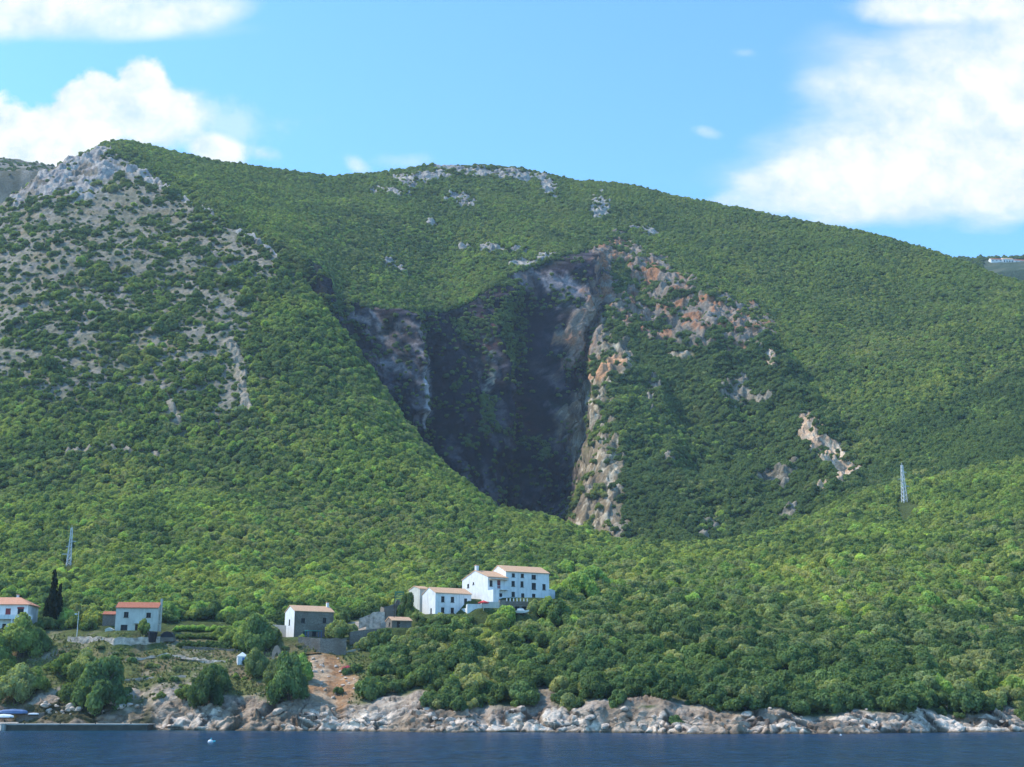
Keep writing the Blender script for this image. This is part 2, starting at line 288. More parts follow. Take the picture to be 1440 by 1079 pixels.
class NT:
    def __init__(s, name):
        s.m = bpy.data.materials.new(name); s.m.use_nodes = True; s.t = s.m.node_tree; s.t.nodes.clear()
        s.out = s.n('ShaderNodeOutputMaterial')
    def n(s, ty, **kw):
        nd = s.t.nodes.new(ty)
        for k, v in kw.items():
            if k.startswith('_'): nd.inputs[int(k[1:]) if k[1:].isdigit() else k[1:].replace('_', ' ')].default_value = v
            else: setattr(nd, k, v)
        return nd
    def l(s, a, b): s.t.links.new(a, b)
    def math(s, op, a, b=None, c=None):
        nd = s.n('ShaderNodeMath', operation=op)
        for i, v in enumerate((a, b, c)):
            if v is None: continue
            if hasattr(v, 'is_output'): s.l(v, nd.inputs[i])
            else: nd.inputs[i].default_value = v
        return nd.outputs[0]
    def mix(s, f, a, b, bt='MIX'):
        nd = s.n('ShaderNodeMix', data_type='RGBA', blend_type=bt)
        for i, v in ((0, f), (6, a), (7, b)):
            if hasattr(v, 'is_output'): s.l(v, nd.inputs[i])
            elif i: nd.inputs[i].default_value = (*v, 1)
            else: nd.inputs[0].default_value = v
        return nd.outputs[2]
    def noise(s, scale, vec, detail=4, dim='3D', rough=.55):
        nd = s.n('ShaderNodeTexNoise', noise_dimensions=dim); nd.inputs['Scale'].default_value = scale; nd.inputs['Detail'].default_value = detail; nd.inputs['Roughness'].default_value = rough
        s.l(vec, nd.inputs['Vector']); return nd.outputs['Fac']
    def ramp(s, f, stops):
        nd = s.n('ShaderNodeValToRGB'); s.l(f, nd.inputs[0]); e = nd.color_ramp.elements
        while len(e) < len(stops): e.new(.5)
        for el, (p, c) in zip(e, stops): el.position = p; el.color = (*c, 1) if len(c) == 3 else c
        return nd.outputs[0]
    def bsdf(s, col, rough=.9, bump=None, bd=.1, spec=.2, metal=0, bs=1):
        b = s.n('ShaderNodeBsdfPrincipled'); b.inputs['Roughness'].default_value = rough; b.inputs['Specular IOR Level'].default_value = spec; b.inputs['Metallic'].default_value = metal
        if hasattr(col, 'is_output'): s.l(col, b.inputs['Base Color'])
        else: b.inputs['Base Color'].default_value = (*col, 1)
        if bump is not None:
            bn = s.n('ShaderNodeBump'); bn.inputs['Distance'].default_value = bd; bn.inputs['Strength'].default_value = bs; s.l(bump, bn.inputs['Height']); s.l(bn.outputs[0], b.inputs['Normal'])
        s.l(b.outputs[0], s.out.inputs[0]); return b
    def obj(s): return s.n('ShaderNodeTexCoord').outputs['Object']
    def pos(s): return s.n('ShaderNodeNewGeometry').outputs['Position']

def plain(name, col, rough=.8, var=.15, scale=.6, spec=.2, bumpd=.02, grime=0.0):
    t = NT(name); P = t.pos(); n = t.noise(scale, P, 6); n2 = t.noise(scale * 7, P, 4)
    c = t.mix(1.0, col, t.ramp(n, [(.25, (1 - var * 1.6,) * 3), (.75, (1 + var * .4,) * 3)]), 'MULTIPLY')
    if grime:
        g = t.noise(.9, P, 5); sc_ = t.n('ShaderNodeMapping'); t.l(P, sc_.inputs[0]); sc_.inputs['Scale'].default_value = (1.6, 1.6, .25)
        g2 = t.noise(1.0, sc_.outputs[0], 5); c = t.mix(t.math('MULTIPLY', t.ramp(g2, [(.48, (0, 0, 0)), (.72, (1, 1, 1))]), grime), c, (.18, .165, .14))
    t.bsdf(c, rough, n2, bumpd, spec); return t.m

# ground
t = NT('ground_mat'); P = t.pos(); col = t.n('ShaderNodeAttribute', attribute_name='Col').outputs['Color']
n1 = t.noise(.55, P, 8, rough=.65); n2 = t.noise(.12, P, 5)
c = t.mix(1.0, col, t.ramp(n1, [(.28, (.52, .51, .5)), (.52, (1, 1, 1)), (.75, (1.38, 1.36, 1.32))]), 'MULTIPLY')
c = t.mix(1.0, c, t.ramp(n2, [(.3, (.82, .84, .86)), (.7, (1.12, 1.1, 1.08))]), 'MULTIPLY')
t.bsdf(c, .95, n1, 1.1, .1); M_GROUND = t.m

idx = np.arange(GX.size).reshape(GX.shape)
Q = np.stack([idx[:-1, :-1], idx[:-1, 1:], idx[1:, 1:], idx[1:, :-1]], -1).reshape(-1, 4)
terrain = mesh_np('hillside', np.stack([GX, GY, GZ], -1).reshape(-1, 3), Q, M_GROUND, C.reshape(-1, 3)); tag(terrain, kind='structure')

# far ridges behind both shoulders of the mountain
def ridge(name, pts, Y0, depth, cols, seed):
    p = np.array(pts, float); n = 260; px = np.linspace(p[0, 0], p[-1, 0], n); py = np.interp(px, p[:, 0], p[:, 1])
    x, y, z = at(px, py, Y0); rows = 60; V = []; CC = []
    for r in range(rows):
        f = r / (rows - 1); yy = y + (f - .8) * depth; zz = z * (min(1, .75 + f * .3125) if f > .3 else .1 + .744 * f / .3) - max(0, f - .8) * 260
        zz = zz + 6 * fbm(x / 60, yy / 60, seed, 4, seed) + 1.6 * fbm(x / 9, yy / 9, seed, 3, seed)
        V.append(np.stack([x / y * yy, yy, zz], -1)); g = sstep(-.15, .3, fbm(x / 22, yy / 22, seed, 4, seed + 3))[:, None]
        CC.append(np.array(cols[0]) * (1 - g) + np.array(cols[1]) * g)
    V = np.array(V); i = np.arange(rows * n).reshape(rows, n); q = np.stack([i[:-1, :-1], i[:-1, 1:], i[1:, 1:], i[1:, :-1]], -1).reshape(-1, 4)
    o = mesh_np(name, V.reshape(-1, 3), q, M_GROUND, np.array(CC).reshape(-1, 3)); tag(o, kind='structure'); return V
VL = ridge('far_ridge', [(-500, 215), (-60, 222), (0, 224), (50, 229), (90, 236), (160, 262), (260, 300)], 1500, 420, [(.10, .10, .065), (.24, .22, .18)], 5)
VR = ridge('distant_hill', [(1250, 372), (1340, 366), (1385, 364), (1410, 363), (1440, 361), (1600, 350), (1900, 330)], 1700, 420, [(.06, .09, .055), (.10, .12, .08)], 8)

# sea
t = NT('sea_mat'); P = t.pos()
mp = t.n('ShaderNodeMapping'); t.l(P, mp.inputs[0]); mp.inputs['Scale'].default_value = (1.0, .55, 1)
w1 = t.noise(.55, mp.outputs[0], 5, rough=.6); w2 = t.noise(.10, mp.outputs[0], 4); w3 = t.noise(.03, P, 3)
sep = t.n('ShaderNodeSeparateXYZ'); t.l(P, sep.inputs[0])
hgt = t.math('ADD', t.math('MULTIPLY', w1, .75), t.math('MULTIPLY', w2, 1.6))
sh_ = t.n('ShaderNodeMapRange'); t.l(sep.outputs[1], sh_.inputs[0]); sh_.inputs[1].default_value = 262; sh_.inputs[2].default_value = 300
cw = t.mix(t.ramp(w2, [(.35, (0, 0, 0)), (.7, (1, 1, 1))]), (.002, .018, .048), (.006, .034, .085))
cw = t.mix(t.ramp(w1, [(.45, (0, 0, 0)), (.66, (.95, .95, .95))]), cw, (.012, .058, .125)); cw = t.mix(t.math('MULTIPLY', sh_.outputs[0], .7), cw, (.010, .055, .07))
b = t.bsdf(cw, .22, hgt, 1.6, .10); b.inputs['IOR'].default_value = 1.33
M_SEA = t.m
nx_, ny_ = 200, 260
xs = np.linspace(-1, 1, nx_); ys = np.concatenate([np.linspace(-400, 60, 20, endpoint=False), np.linspace(60, 330, ny_ - 20)])
X, Yy = np.meshgrid(xs, ys); X = X * 900
Zs = .03 * fbm(X / 9, Yy / 5, 0, 3, 99) 
i = np.arange(X.size).reshape(X.shape); q = np.stack([i[:-1, :-1], i[:-1, 1:], i[1:, 1:], i[1:, :-1]], -1).reshape(-1, 4)
sea = mesh_np('sea', np.stack([X, Yy, Zs], -1).reshape(-1, 3), q, M_SEA); tag(sea, kind='structure')
sb = mesh_np('sea_floor', [(-4000, -3000, -5.2), (4000, -3000, -5.2), (4000, 3000, -5.2), (-4000, 3000, -5.2)], [(0, 1, 2, 3)], plain('seabed_mat', (.05, .06, .05)), smooth=False); tag(sb, kind='structure')

# ------------------------------------------------------------------ light and sky
SUN = Vector((-0.62, 0.06, 0.76)).normalized()
sl = bpy.data.lights.new('sun', 'SUN'); sl.energy = 5.0; sl.angle = R_(.53); sl.color = (1, .93, .80)
so = bpy.data.objects.new('sun', sl); COL.objects.link(so); so.rotation_euler = SUN.to_track_quat('Z', 'Y').to_euler()
w = bpy.data.worlds.new('World'); sc.world = w; w.use_nodes = True; nt = w.node_tree; nt.nodes.clear()
class WT(NT):
    def __init__(s, tree): s.t = tree
t = WT(nt)
sky = t.n('ShaderNodeTexSky', sky_type='NISHITA', sun_disc=False, sun_elevation=math.asin(SUN.z), sun_rotation=math.atan2(SUN.x, SUN.y), altitude=0, air_density=1.0, dust_density=.3, ozone_density=2.0)
tc = t.n('ShaderNodeTexCoord').outputs['Generated']; sp_ = t.n('ShaderNodeSeparateXYZ'); t.l(tc, sp_.inputs[0])
yy = t.math('MAXIMUM', sp_.outputs[1], .02)
U = t.math('DIVIDE', sp_.outputs[0], yy); V_ = t.math('DIVIDE', sp_.outputs[2], yy)
cb = t.n('ShaderNodeCombineXYZ'); t.l(U, cb.inputs[0]); t.l(V_, cb.inputs[1])
def uv(px, py):
    a, b_, c_ = ray(px, py); return float(a / b_), float(c_ / b_)
n_big = t.noise(7, cb.outputs[0], 9, rough=.62); n_f = t.noise(22, cb.outputs[0], 7, rough=.6)
st = t.n('ShaderNodeMapping'); t.l(cb.outputs[0], st.inputs[0]); st.inputs['Rotation'].default_value = (0, 0, R_(-22)); st.inputs['Scale'].default_value = (3.2, 9, 1)
n_st = t.noise(1.4, st.outputs[0], 8, rough=.55)
def cloud(px, py, rx, ry, rot, amp, hard, nz):
    u0, v0 = uv(px, py); rx /= 1700; ry /= 1700; c_, s_ = math.cos(R_(-rot)), math.sin(R_(-rot))
    du = t.math('SUBTRACT', U, u0); dv = t.math('SUBTRACT', V_, v0)
    a = t.math('DIVIDE', t.math('ADD', t.math('MULTIPLY', du, c_), t.math('MULTIPLY', dv, s_)), rx)
    b_ = t.math('DIVIDE', t.math('SUBTRACT', t.math('MULTIPLY', dv, c_), t.math('MULTIPLY', du, s_)), ry)
    d = t.math('SQRT', t.math('ADD', t.math('MULTIPLY', a, a), t.math('MULTIPLY', b_, b_)))
    d = t.math('ADD', d, t.math('MULTIPLY', t.math('SUBTRACT', nz, .5), -amp))
    mr = t.n('ShaderNodeMapRange', interpolation_type='SMOOTHSTEP'); t.l(d, mr.inputs[0]); mr.inputs[1].default_value = 1 + hard; mr.inputs[2].default_value = 1 - hard; mr.inputs[3].default_value = 0; mr.inputs[4].default_value = 1
    return mr.outputs[0]
CL = [  # px, py, rx, ry, rot, noise, softness, peak
 (70, 10, 190, 42, -6, 1.6, .5, n_big, .95), (255, 20, 90, 26, -10, 1.8, .55, n_big, .8), (150, 40, 170, 18, 0, 1.2, .6, n_st, .5),
 (30, 195, 175, 62, 8, 2.8, .14, n_big, 1), (125, 140, 62, 42, -30, 3.2, .15, n_big, 1), (195, 118, 44, 42, 30, 3.4, .18, n_big, 1), (225, 135, 48, 22, 10, 3.2, .4, n_f, .9), (205, 165, 75, 42, 0, 2.6, .4, n_big, .95),
 (305, 212, 36, 22, 20, 2.2, .4, n_big, .95), (320, 175, 70, 24, 0, 4, .9, n_f, .35), (370, 218, 26, 11, 10, 4, .8, n_f, .6), (500, 232, 16, 9, 30, 4, .9, n_f, .5), (560, 226, 30, 8, 0, 4, .9, n_f, .25),
 (1330, 5, 135, 36, -3, 1.4, .35, n_big, 1), (1330, 130, 260, 110, -28, 2.2, .5, n_st, .8), (1300, 215, 200, 70, -18, 2.6, .4, n_st, .95), (1385, 190, 100, 110, 0, 1.8, .35, n_st, 1), (1140, 245, 95, 26, -20, 3, .7, n_st, .5), (1380, 262, 110, 30, 6, 1.6, .35, n_big, 1), (1180, 90, 60, 50, 0, 3, .7, n_st, .25), (1560, 160, 160, 170, 0, 2, .4, n_big, .95),
 (1048, 74, 12, 6, 0, 4, .9, n_f, .25), (992, 187, 15, 6, 10, 4, .9, n_f, .35), (1015, 285, 20, 8, 0, 6, .9, n_f, .35)]
acc = None
for (a, b_, c_, d_, e_, f_, g_, nz, pk) in CL:
    m_ = t.math('MULTIPLY', cloud(a, b_, c_, d_, e_, f_, g_, nz), pk); inv = t.math('SUBTRACT', 1.0, m_)
    acc = inv if acc is None else t.math('MULTIPLY', acc, inv)
cm_ = t.math('SUBTRACT', 1.0, acc); back_ = t.math('GREATER_THAN', sp_.outputs[1], .03); cm_ = t.math('MULTIPLY', cm_, back_)
skyc = t.mix(1.0, sky.outputs[0], (1.30, 2.12, 2.62), 'MULTIPLY')
mx = t.mix(cm_, skyc, t.mix(t.ramp(n_f, [(.35, (0, 0, 0)), (.6, (1, 1, 1))]), (5.2, 6.5, 7.1), (7.9, 8.1, 8.3)))
bg = t.n('ShaderNodeBackground'); t.l(mx, bg.inputs[0]); bg.inputs[1].default_value = .138
wo = t.n('ShaderNodeOutputWorld'); t.l(bg.outputs[0], wo.inputs[0])

# thin summer haze: a real scattering volume over the whole bay
hz = bpy.data.materials.new('haze_mat'); hz.use_nodes = True; hn = hz.node_tree; hn.nodes.clear(); ho = hn.nodes.new('ShaderNodeOutputMaterial'); hv = hn.nodes.new('ShaderNodeVolumeScatter')
hv.inputs['Color'].default_value = (.62, .80, 1, 1); hv.inputs['Density'].default_value = HAZE; hv.inputs['Anisotropy'].default_value = .2; hn.links.new(hv.outputs[0], ho.inputs['Volume'])
if HAZE > 0:
    hb = mesh_np('haze', [(-3500, -60, -4), (3500, -60, -4), (3500, 2600, -4), (-3500, 2600, -4), (-3500, -60, 900), (3500, -60, 900), (3500, 2600, 900), (-3500, 2600, 900)], [(0, 3, 2, 1), (4, 5, 6, 7), (0, 1, 5, 4), (1, 2, 6, 5), (2, 3, 7, 6), (3, 0, 4, 7)], hz, smooth=False); tag(hb, kind='structure')

# ------------------------------------------------------------------ trees
def leaf_mat(name, c1, c2, c3):
    t = NT(name); oi = t.n('ShaderNodeObjectInfo'); P = t.pos(); sep = t.n('ShaderNodeSeparateXYZ'); t.l(P, sep.inputs[0])
    patch = t.noise(.016, P, 4); patch2 = t.noise(.035, P, 3); fine = t.noise(.45, P, 3)
    c = t.mix(oi.outputs['Random'], c1, c2); c = t.mix(t.ramp(patch, [(.42, (0, 0, 0)), (.62, (1, 1, 1))]), c, c3)
    c = t.mix(1.0, c, t.ramp(fine, [(.3, (.62, .66, .72)), (.7, (1.4, 1.32, 1.15))]), 'MULTIPLY')
    c = t.mix(1.0, c, t.ramp(patch2, [(.35, (.72, .80, .88)), (.52, (1, 1, 1)), (.68, (1.32, 1.2, .95))]), 'MULTIPLY')
    hs_ = t.n('ShaderNodeHueSaturation'); hs_.inputs['Saturation'].default_value = .86; t.l(c, hs_.inputs['Color']); c = t.mix(1.0, hs_.outputs[0], (1.0, .97, .98), 'MULTIPLY')
    vr = t.math('MULTIPLY_ADD', t.math('FRACT', t.math('MULTIPLY', oi.outputs['Random'], 37.7)), .40, .84)
    vc = t.n('ShaderNodeCombineColor'); [t.l(vr, vc.inputs[i]) for i in range(3)]
    c = t.mix(1.0, c, vc.outputs[0], 'MULTIPLY')
    # distance haze painted into the leaf colour, greyer on the further slope
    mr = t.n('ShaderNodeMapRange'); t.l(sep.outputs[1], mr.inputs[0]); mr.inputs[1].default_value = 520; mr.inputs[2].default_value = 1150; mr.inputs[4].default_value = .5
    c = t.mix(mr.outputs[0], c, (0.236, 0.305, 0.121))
    d = t.n('ShaderNodeBsdfDiffuse'); t.l(c, d.inputs[0]); tr = t.n('ShaderNodeBsdfTranslucent'); t.l(t.mix(1.0, c, (1.3, 1.25, .5), 'MULTIPLY'), tr.inputs[0])
    m = t.n('ShaderNodeMixShader'); m.inputs[0].default_value = .42; t.l(d.outputs[0], m.inputs[1]); t.l(tr.outputs[0], m.inputs[2]); t.l(m.outputs[0], t.out.inputs[0]); return t.m
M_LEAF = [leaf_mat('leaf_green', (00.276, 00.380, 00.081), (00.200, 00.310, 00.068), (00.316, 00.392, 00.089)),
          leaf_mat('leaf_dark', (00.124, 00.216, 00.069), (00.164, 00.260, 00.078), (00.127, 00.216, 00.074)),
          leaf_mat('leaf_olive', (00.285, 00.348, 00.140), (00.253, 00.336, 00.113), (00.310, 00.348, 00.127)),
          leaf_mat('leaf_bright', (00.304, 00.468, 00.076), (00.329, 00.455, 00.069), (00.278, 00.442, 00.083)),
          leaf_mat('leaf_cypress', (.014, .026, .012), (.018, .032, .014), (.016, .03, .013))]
M_BARK = plain('bark', (.11, .085, .06), .95, .3, 2)

def crown_mesh(name, seed, mat, nlobes=13, leaves=2600, flat=.85, leaf=.088, tall=False):
    """unit crown: radius about 1, its bottom near z=0.2, many leaf-sized faces over lumpy hidden masses"""
    r = np.random.RandomState(seed); V = []; Fq = []
    lobes = []
    for i in range(nlobes):
        if tall: z = .3 + 4.0 * i / nlobes; a = r.uniform(0, 6.28); rad = .50 * (1 - max(0, z - 1.2) / 3.6) + .1; lobes.append((math.cos(a) * .28 * rad / .6, math.sin(a) * .28 * rad / .6, z, rad * r.uniform(.85, 1.1)))
        else:
            a = i * 2.399 + r.uniform(-.4, .4); u = r.uniform(0, 1) ** .6; rr = u * .80
            z = flat * (.50 + .95 * (1 - u * u) * r.uniform(.25, 1.1)) + r.uniform(-.2, .15); lobes.append((math.cos(a) * rr, math.sin(a) * rr, z, r.uniform(.20, .50) * (14 / nlobes) ** .33))
    # dark inner mass
    ico = bmesh.new(); bmesh.ops.create_icosphere(ico, subdivisions=1, radius=1); iv = np.array([v.co[:] for v in ico.verts]); it = [[v.index for v in f.verts] for f in ico.faces]; ico.free()
    tris = []
    for (x, y, z, rad) in lobes:
        b = len(V); pts = iv * rad * .8 * (1 + .15 * r.uniform(-1, 1, (len(iv), 1))); V += [tuple(p) for p in (pts + np.array([x, y, z]))]; tris += [[b + k for k in f] for f in it]
    w = np.array([l[3] ** 2 for l in lobes]); w /= w.sum()
    for k in r.choice(len(lobes), leaves, p=w):
        x, y, z, rad = lobes[k]; n = r.normal(size=3); n[2] += .25; n /= np.linalg.norm(n)
        p = np.array([x, y, z]) + n * rad * r.uniform(.82, 1.14) * np.array([1, 1, .92])
        if any(((p - np.array(l[:3]))**2).sum() < (l[3] * .68)**2 for l in lobes): continue
        nn = n + r.normal(size=3) * .45; nn /= np.linalg.norm(nn)
        a = np.cross(nn, r.normal(size=3)); a /= np.linalg.norm(a); b_ = np.cross(nn, a); s = leaf * r.uniform(.6, 1.5); s2 = s * r.uniform(.55, .9)
        b = len(V); V += [tuple(p + a * s), tuple(p + b_ * s2 + nn * s * .2), tuple(p - a * s), tuple(p - b_ * s2 + nn * s * .15)]; Fq.append((b, b + 1, b + 2, b + 3))
    me = bpy.data.meshes.new(name); me.from_pydata(V, [], tris + Fq); me.materials.append(mat)
    me.polygons.foreach_set('use_smooth', np.ones(len(me.polygons), bool)); me.update(); return me
def trunk_mesh(name, seed, h=.9):
    r = random.Random(seed); bm = bmesh.new()
    def limb(p, q, r0, r1, n=6):
        p = Vector(p); q = Vector(q); d = (q - p).normalized(); a = d.orthogonal().normalized(); b = d.cross(a); rings = []
        for t_ in (0, .5, 1):
            c = p.lerp(q, t_) + (Vector((r.uniform(-.03, .03), r.uniform(-.03, .03), 0)) if t_ == .5 else Vector()); rr = r0 + (r1 - r0) * t_
            rings.append([bm.verts.new(c + a * math.cos(6.2832 * k / n) * rr + b * math.sin(6.2832 * k / n) * rr) for k in range(n)])
        for A, B in zip(rings, rings[1:]):
            for k in range(n): bm.faces.new((A[k], A[(k + 1) % n], B[(k + 1) % n], B[k]))
    limb((0, 0, -.35), (r.uniform(-.06, .06), 0, h * .55), .085, .06)
    for k in range(4):
        a = k * 1.57 + r.uniform(-.3, .3); limb((0, 0, h * r.uniform(.4, .55)), (math.cos(a) * .42, math.sin(a) * .42, h * r.uniform(1.0, 1.35)), .045, .015)
    me = bpy.data.meshes.new(name); bm.to_mesh(me); bm.free(); me.materials.append(M_BARK); return me
KINDS = []   # (kind name, crown mesh, trunk mesh)
for k in range(3): KINDS.append(('broadleaf_tree', crown_mesh('crown_a%d' % k, 10 + k, M_LEAF[0], nlobes=20 + 3 * k), trunk_mesh('tr%d' % k, k)))
for k in range(2): KINDS.append(('holm_oak', crown_mesh('crown_b%d' % k, 20 + k, M_LEAF[1], nlobes=18 + 3 * k, flat=.82), trunk_mesh('trb%d' % k, k + 9)))
for k in range(2): KINDS.append(('olive_tree', crown_mesh('crown_c%d' % k, 30 + k, M_LEAF[2], nlobes=17 + 2 * k, leaf=.08), trunk_mesh('trc%d' % k, k + 19)))
for k in range(1): KINDS.append(('ash_tree', crown_mesh('crown_d%d' % k, 40 + k, M_LEAF[3], nlobes=19), trunk_mesh('trd%d' % k, k + 29)))
KINDS.append(('shrub', crown_mesh('crown_s', 50, M_LEAF[1], nlobes=8, flat=.62, leaves=900, leaf=.13), None))
KINDS.append(('cypress', crown_mesh('crown_y', 60, M_LEAF[4], nlobes=34, leaves=2600, leaf=.09, tall=True), trunk_mesh('try', 77)))
KINDS.append(('broadleaf_tree', crown_mesh('crown_big_a', 90, M_LEAF[0], nlobes=30, leaves=7000, leaf=.055), trunk_mesh('trA', 91)))
KINDS.append(('holm_oak', crown_mesh('crown_big_b', 92, M_LEAF[1], nlobes=34, leaves=8000, leaf=.05, flat=.8), trunk_mesh('trB', 93)))
KINDS.append(('olive_tree', crown_mesh('crown_big_c', 94, M_LEAF[2], nlobes=28, leaves=7000, leaf=.05), trunk_mesh('trC', 95)))
GREEN = [0, 1, 2]; DARK = [3, 4]; OLIVE = [5, 6]; BRIGHT = [7]; SHRUB = [8]; CYP = [9]
def empty(name, loc, rz=0, sc_=1):
    o = bpy.data.objects.new(name, None); COL.objects.link(o); o.location = loc; o.rotation_euler = (0, 0, rz)
    o.scale = (sc_,) * 3 if not hasattr(sc_, '__len__') else sc_; o.empty_display_size = .5; return o
def make_tree(k, x, y, z, r, rz, label, group=None, hs=1.0, cat='tree', name=None):
    nm, cm, tm = KINDS[k]; o = empty(name or nm, (x, y, z), rz, (r, r, r * hs)); tag(o, label, cat, group)
    c = bpy.data.objects.new('crown', cm); COL.objects.link(c); c.parent = o
    if tm: tr = bpy.data.objects.new('trunk', tm); COL.objects.link(tr); tr.parent = o
    return o

# ---- where trees stand
area = np.linalg.norm(np.cross(np.stack([GX[:-1, 1:] - GX[:-1, :-1], GY[:-1, 1:] - GY[:-1, :-1], GZ[:-1, 1:] - GZ[:-1, :-1]], -1),
                               np.stack([GX[1:, :-1] - GX[:-1, :-1], GY[1:, :-1] - GY[:-1, :-1], GZ[1:, :-1] - GZ[:-1, :-1]], -1)), axis=-1)
area = area * 1.0
vis = (PY[:-1, :-1] - 42 * 600 / np.maximum(GY[:-1, :-1], 200)) < runmin[:-1, :-1] + 3
c_ = lambda a: a[:-1, :-1]
k_, px_, py_ = c_(KK), c_(PX), c_(PY); n1, n2, n4 = c_(N1), c_(N2), c_(N4)
inframe = (px_ > -60) & (px_ < 1500)
dens = np.where(k_ > 1.5 + .35 * n1, 1.0, 0)
bk = c_(bank); dens *= 1 - np.clip(bk * 1.6, 0, 1)
spurm = c_(spur); grad = sstep(260, 560, py_) 
dens *= 1 - spurm * (1 - np.clip(.035 + .09 * grad + .36 * sstep(.05, .35, n2 + .6 * n4) + .25 * grad * sstep(-.1, .2, n1), 0, 1))
cg = np.maximum.reduce([c_(blob(655, 465, 55, 32)), c_(blob(600, 455, 34, 24)), c_(blob(722, 470, 22, 60)), c_(blob(688, 560, 12, 60)) * .8, c_(blob(470, 430, 30, 20))])
dens *= np.where(c_(cliff) > .5, .06 + .8 * sstep(.2, .4, n4 * .6 + n1 * .6 + .2 * (k_ - 8.85) + .36 * cg), 1)
sol = c_(SOLID); dens *= 1 - sstep(.28, .6, sol) * .96
dens *= 1 - .35 * c_(rwall) * sstep(0, .4, n1)
terr = (np.abs(px_ - 735) < 55) & (np.abs(py_ - 905) < 40) & (k_ < 3.6); dens = np.where(terr, dens * .55, dens)
def keepout(cx, cy, rx, ry, kmin=2.6, kmax=3.7, f=0.0):
    global dens
    m = (((px_ - cx) / rx)**2 + ((py_ - cy) / ry)**2 < 1) & (k_ > kmin) & (k_ < kmax); dens = np.where(m, dens * f, dens)
for a in [(190, 884, 48, 18), (0, 885, 60, 22), (430, 893, 50, 16), (628, 872, 54, 19), (680, 850, 40, 18), (740, 848, 46, 20), (733, 868, 30, 14), (535, 890, 60, 20), (550, 868, 28, 14), (108, 888, 40, 10), (280, 885, 60, 13)]: keepout(*a)
keepout(1272, 716, 15, 24, 4, 8.5); keepout(96, 802, 12, 22, 3.5, 5.5)
dens = np.where((c_(cliff) > .5) & (px_ > 735) & (k_ > 8.3), dens * .25, dens); dens = np.maximum(dens, ((((px_ - 872) / 11)**2 + ((py_ - 392) / 24)**2) < 1) * (k_ > 7) * 1.0)
# spacing bigger for big trees: sample per area
lowf = sstep(3.2, 4.5, k_)
radm = np.where(spurm > .5, 1.3, 2.3 - .25 * lowf)
radm = np.where(k_ > 8.95, 1.85, radm); radm = np.where((c_(cliff) > .4), 1.6, radm); radm = np.where((k_ > 6.4) & (k_ <= 8.95) & (c_(rwall) > .3), 2.0, radm)
radm = np.where((k_ < 4.0), 2.3, radm)
lam = dens * area / (np.where(k_ > 4, 1.2, 1.25) * radm**2) * inframe * vis
lam[~np.isfinite(lam)] = 0
cnt = rng.poisson(np.clip(lam, 0, 5)); ii, jj = np.nonzero(cnt); rep = cnt[ii, jj]; ii = np.repeat(ii, rep); jj = np.repeat(jj, rep)
a, b = rng.rand(len(ii)), rng.rand(len(ii))
def bil(G): return G[ii, jj] * (1 - a) * (1 - b) + G[ii, jj + 1] * (1 - a) * b + G[ii + 1, jj] * a * (1 - b) + G[ii + 1, jj + 1] * a * b
tx, ty, tz = bil(GX), bil(GY), bil(GZ); tr_ = radm[ii, jj] * np.clip(np.exp(rng.normal(0, .30, len(ii))), .5, 1.45) ; tpx, tpy, tk = px_[ii, jj], py_[ii, jj], k_[ii, jj]
tr_ = np.where(spurm[ii, jj] > .5, tr_ * np.exp(rng.normal(0, .3, len(ii))) * np.where(rng.rand(len(ii)) < .03, 2.0, 1), tr_)
# kinds by patch
pn = fbm(tx / 38, ty / 38, tz / 38, 3, 101); qn = fbm(tx / 70 + 9, ty / 70, 3, 2, 102); u = rng.rand(len(ii))
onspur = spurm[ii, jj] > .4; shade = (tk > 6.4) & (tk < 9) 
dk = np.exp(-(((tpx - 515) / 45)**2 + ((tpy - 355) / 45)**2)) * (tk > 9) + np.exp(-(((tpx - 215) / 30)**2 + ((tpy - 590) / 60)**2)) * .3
pd = .20 + .7 * dk + .30 * (tk < 3.3) + .55 * np.clip(pn, -.4, .6) + .30 * onspur * (tpy < 480) + .5 * shade * (tpx > 860) + .28 * shade + .18 * ((tk < 2.6))  # more dark crowns inside the gorge, standing in for its relief shading
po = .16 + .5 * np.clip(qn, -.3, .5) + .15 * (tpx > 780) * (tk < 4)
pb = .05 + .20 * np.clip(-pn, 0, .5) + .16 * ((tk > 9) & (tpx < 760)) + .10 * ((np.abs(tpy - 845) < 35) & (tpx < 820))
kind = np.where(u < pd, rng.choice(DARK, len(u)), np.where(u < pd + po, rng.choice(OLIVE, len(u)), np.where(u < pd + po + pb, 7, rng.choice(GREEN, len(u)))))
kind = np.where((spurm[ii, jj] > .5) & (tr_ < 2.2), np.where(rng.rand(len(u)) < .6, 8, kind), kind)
kind = np.where((c_(cliff)[ii, jj] > .4), 8, kind)
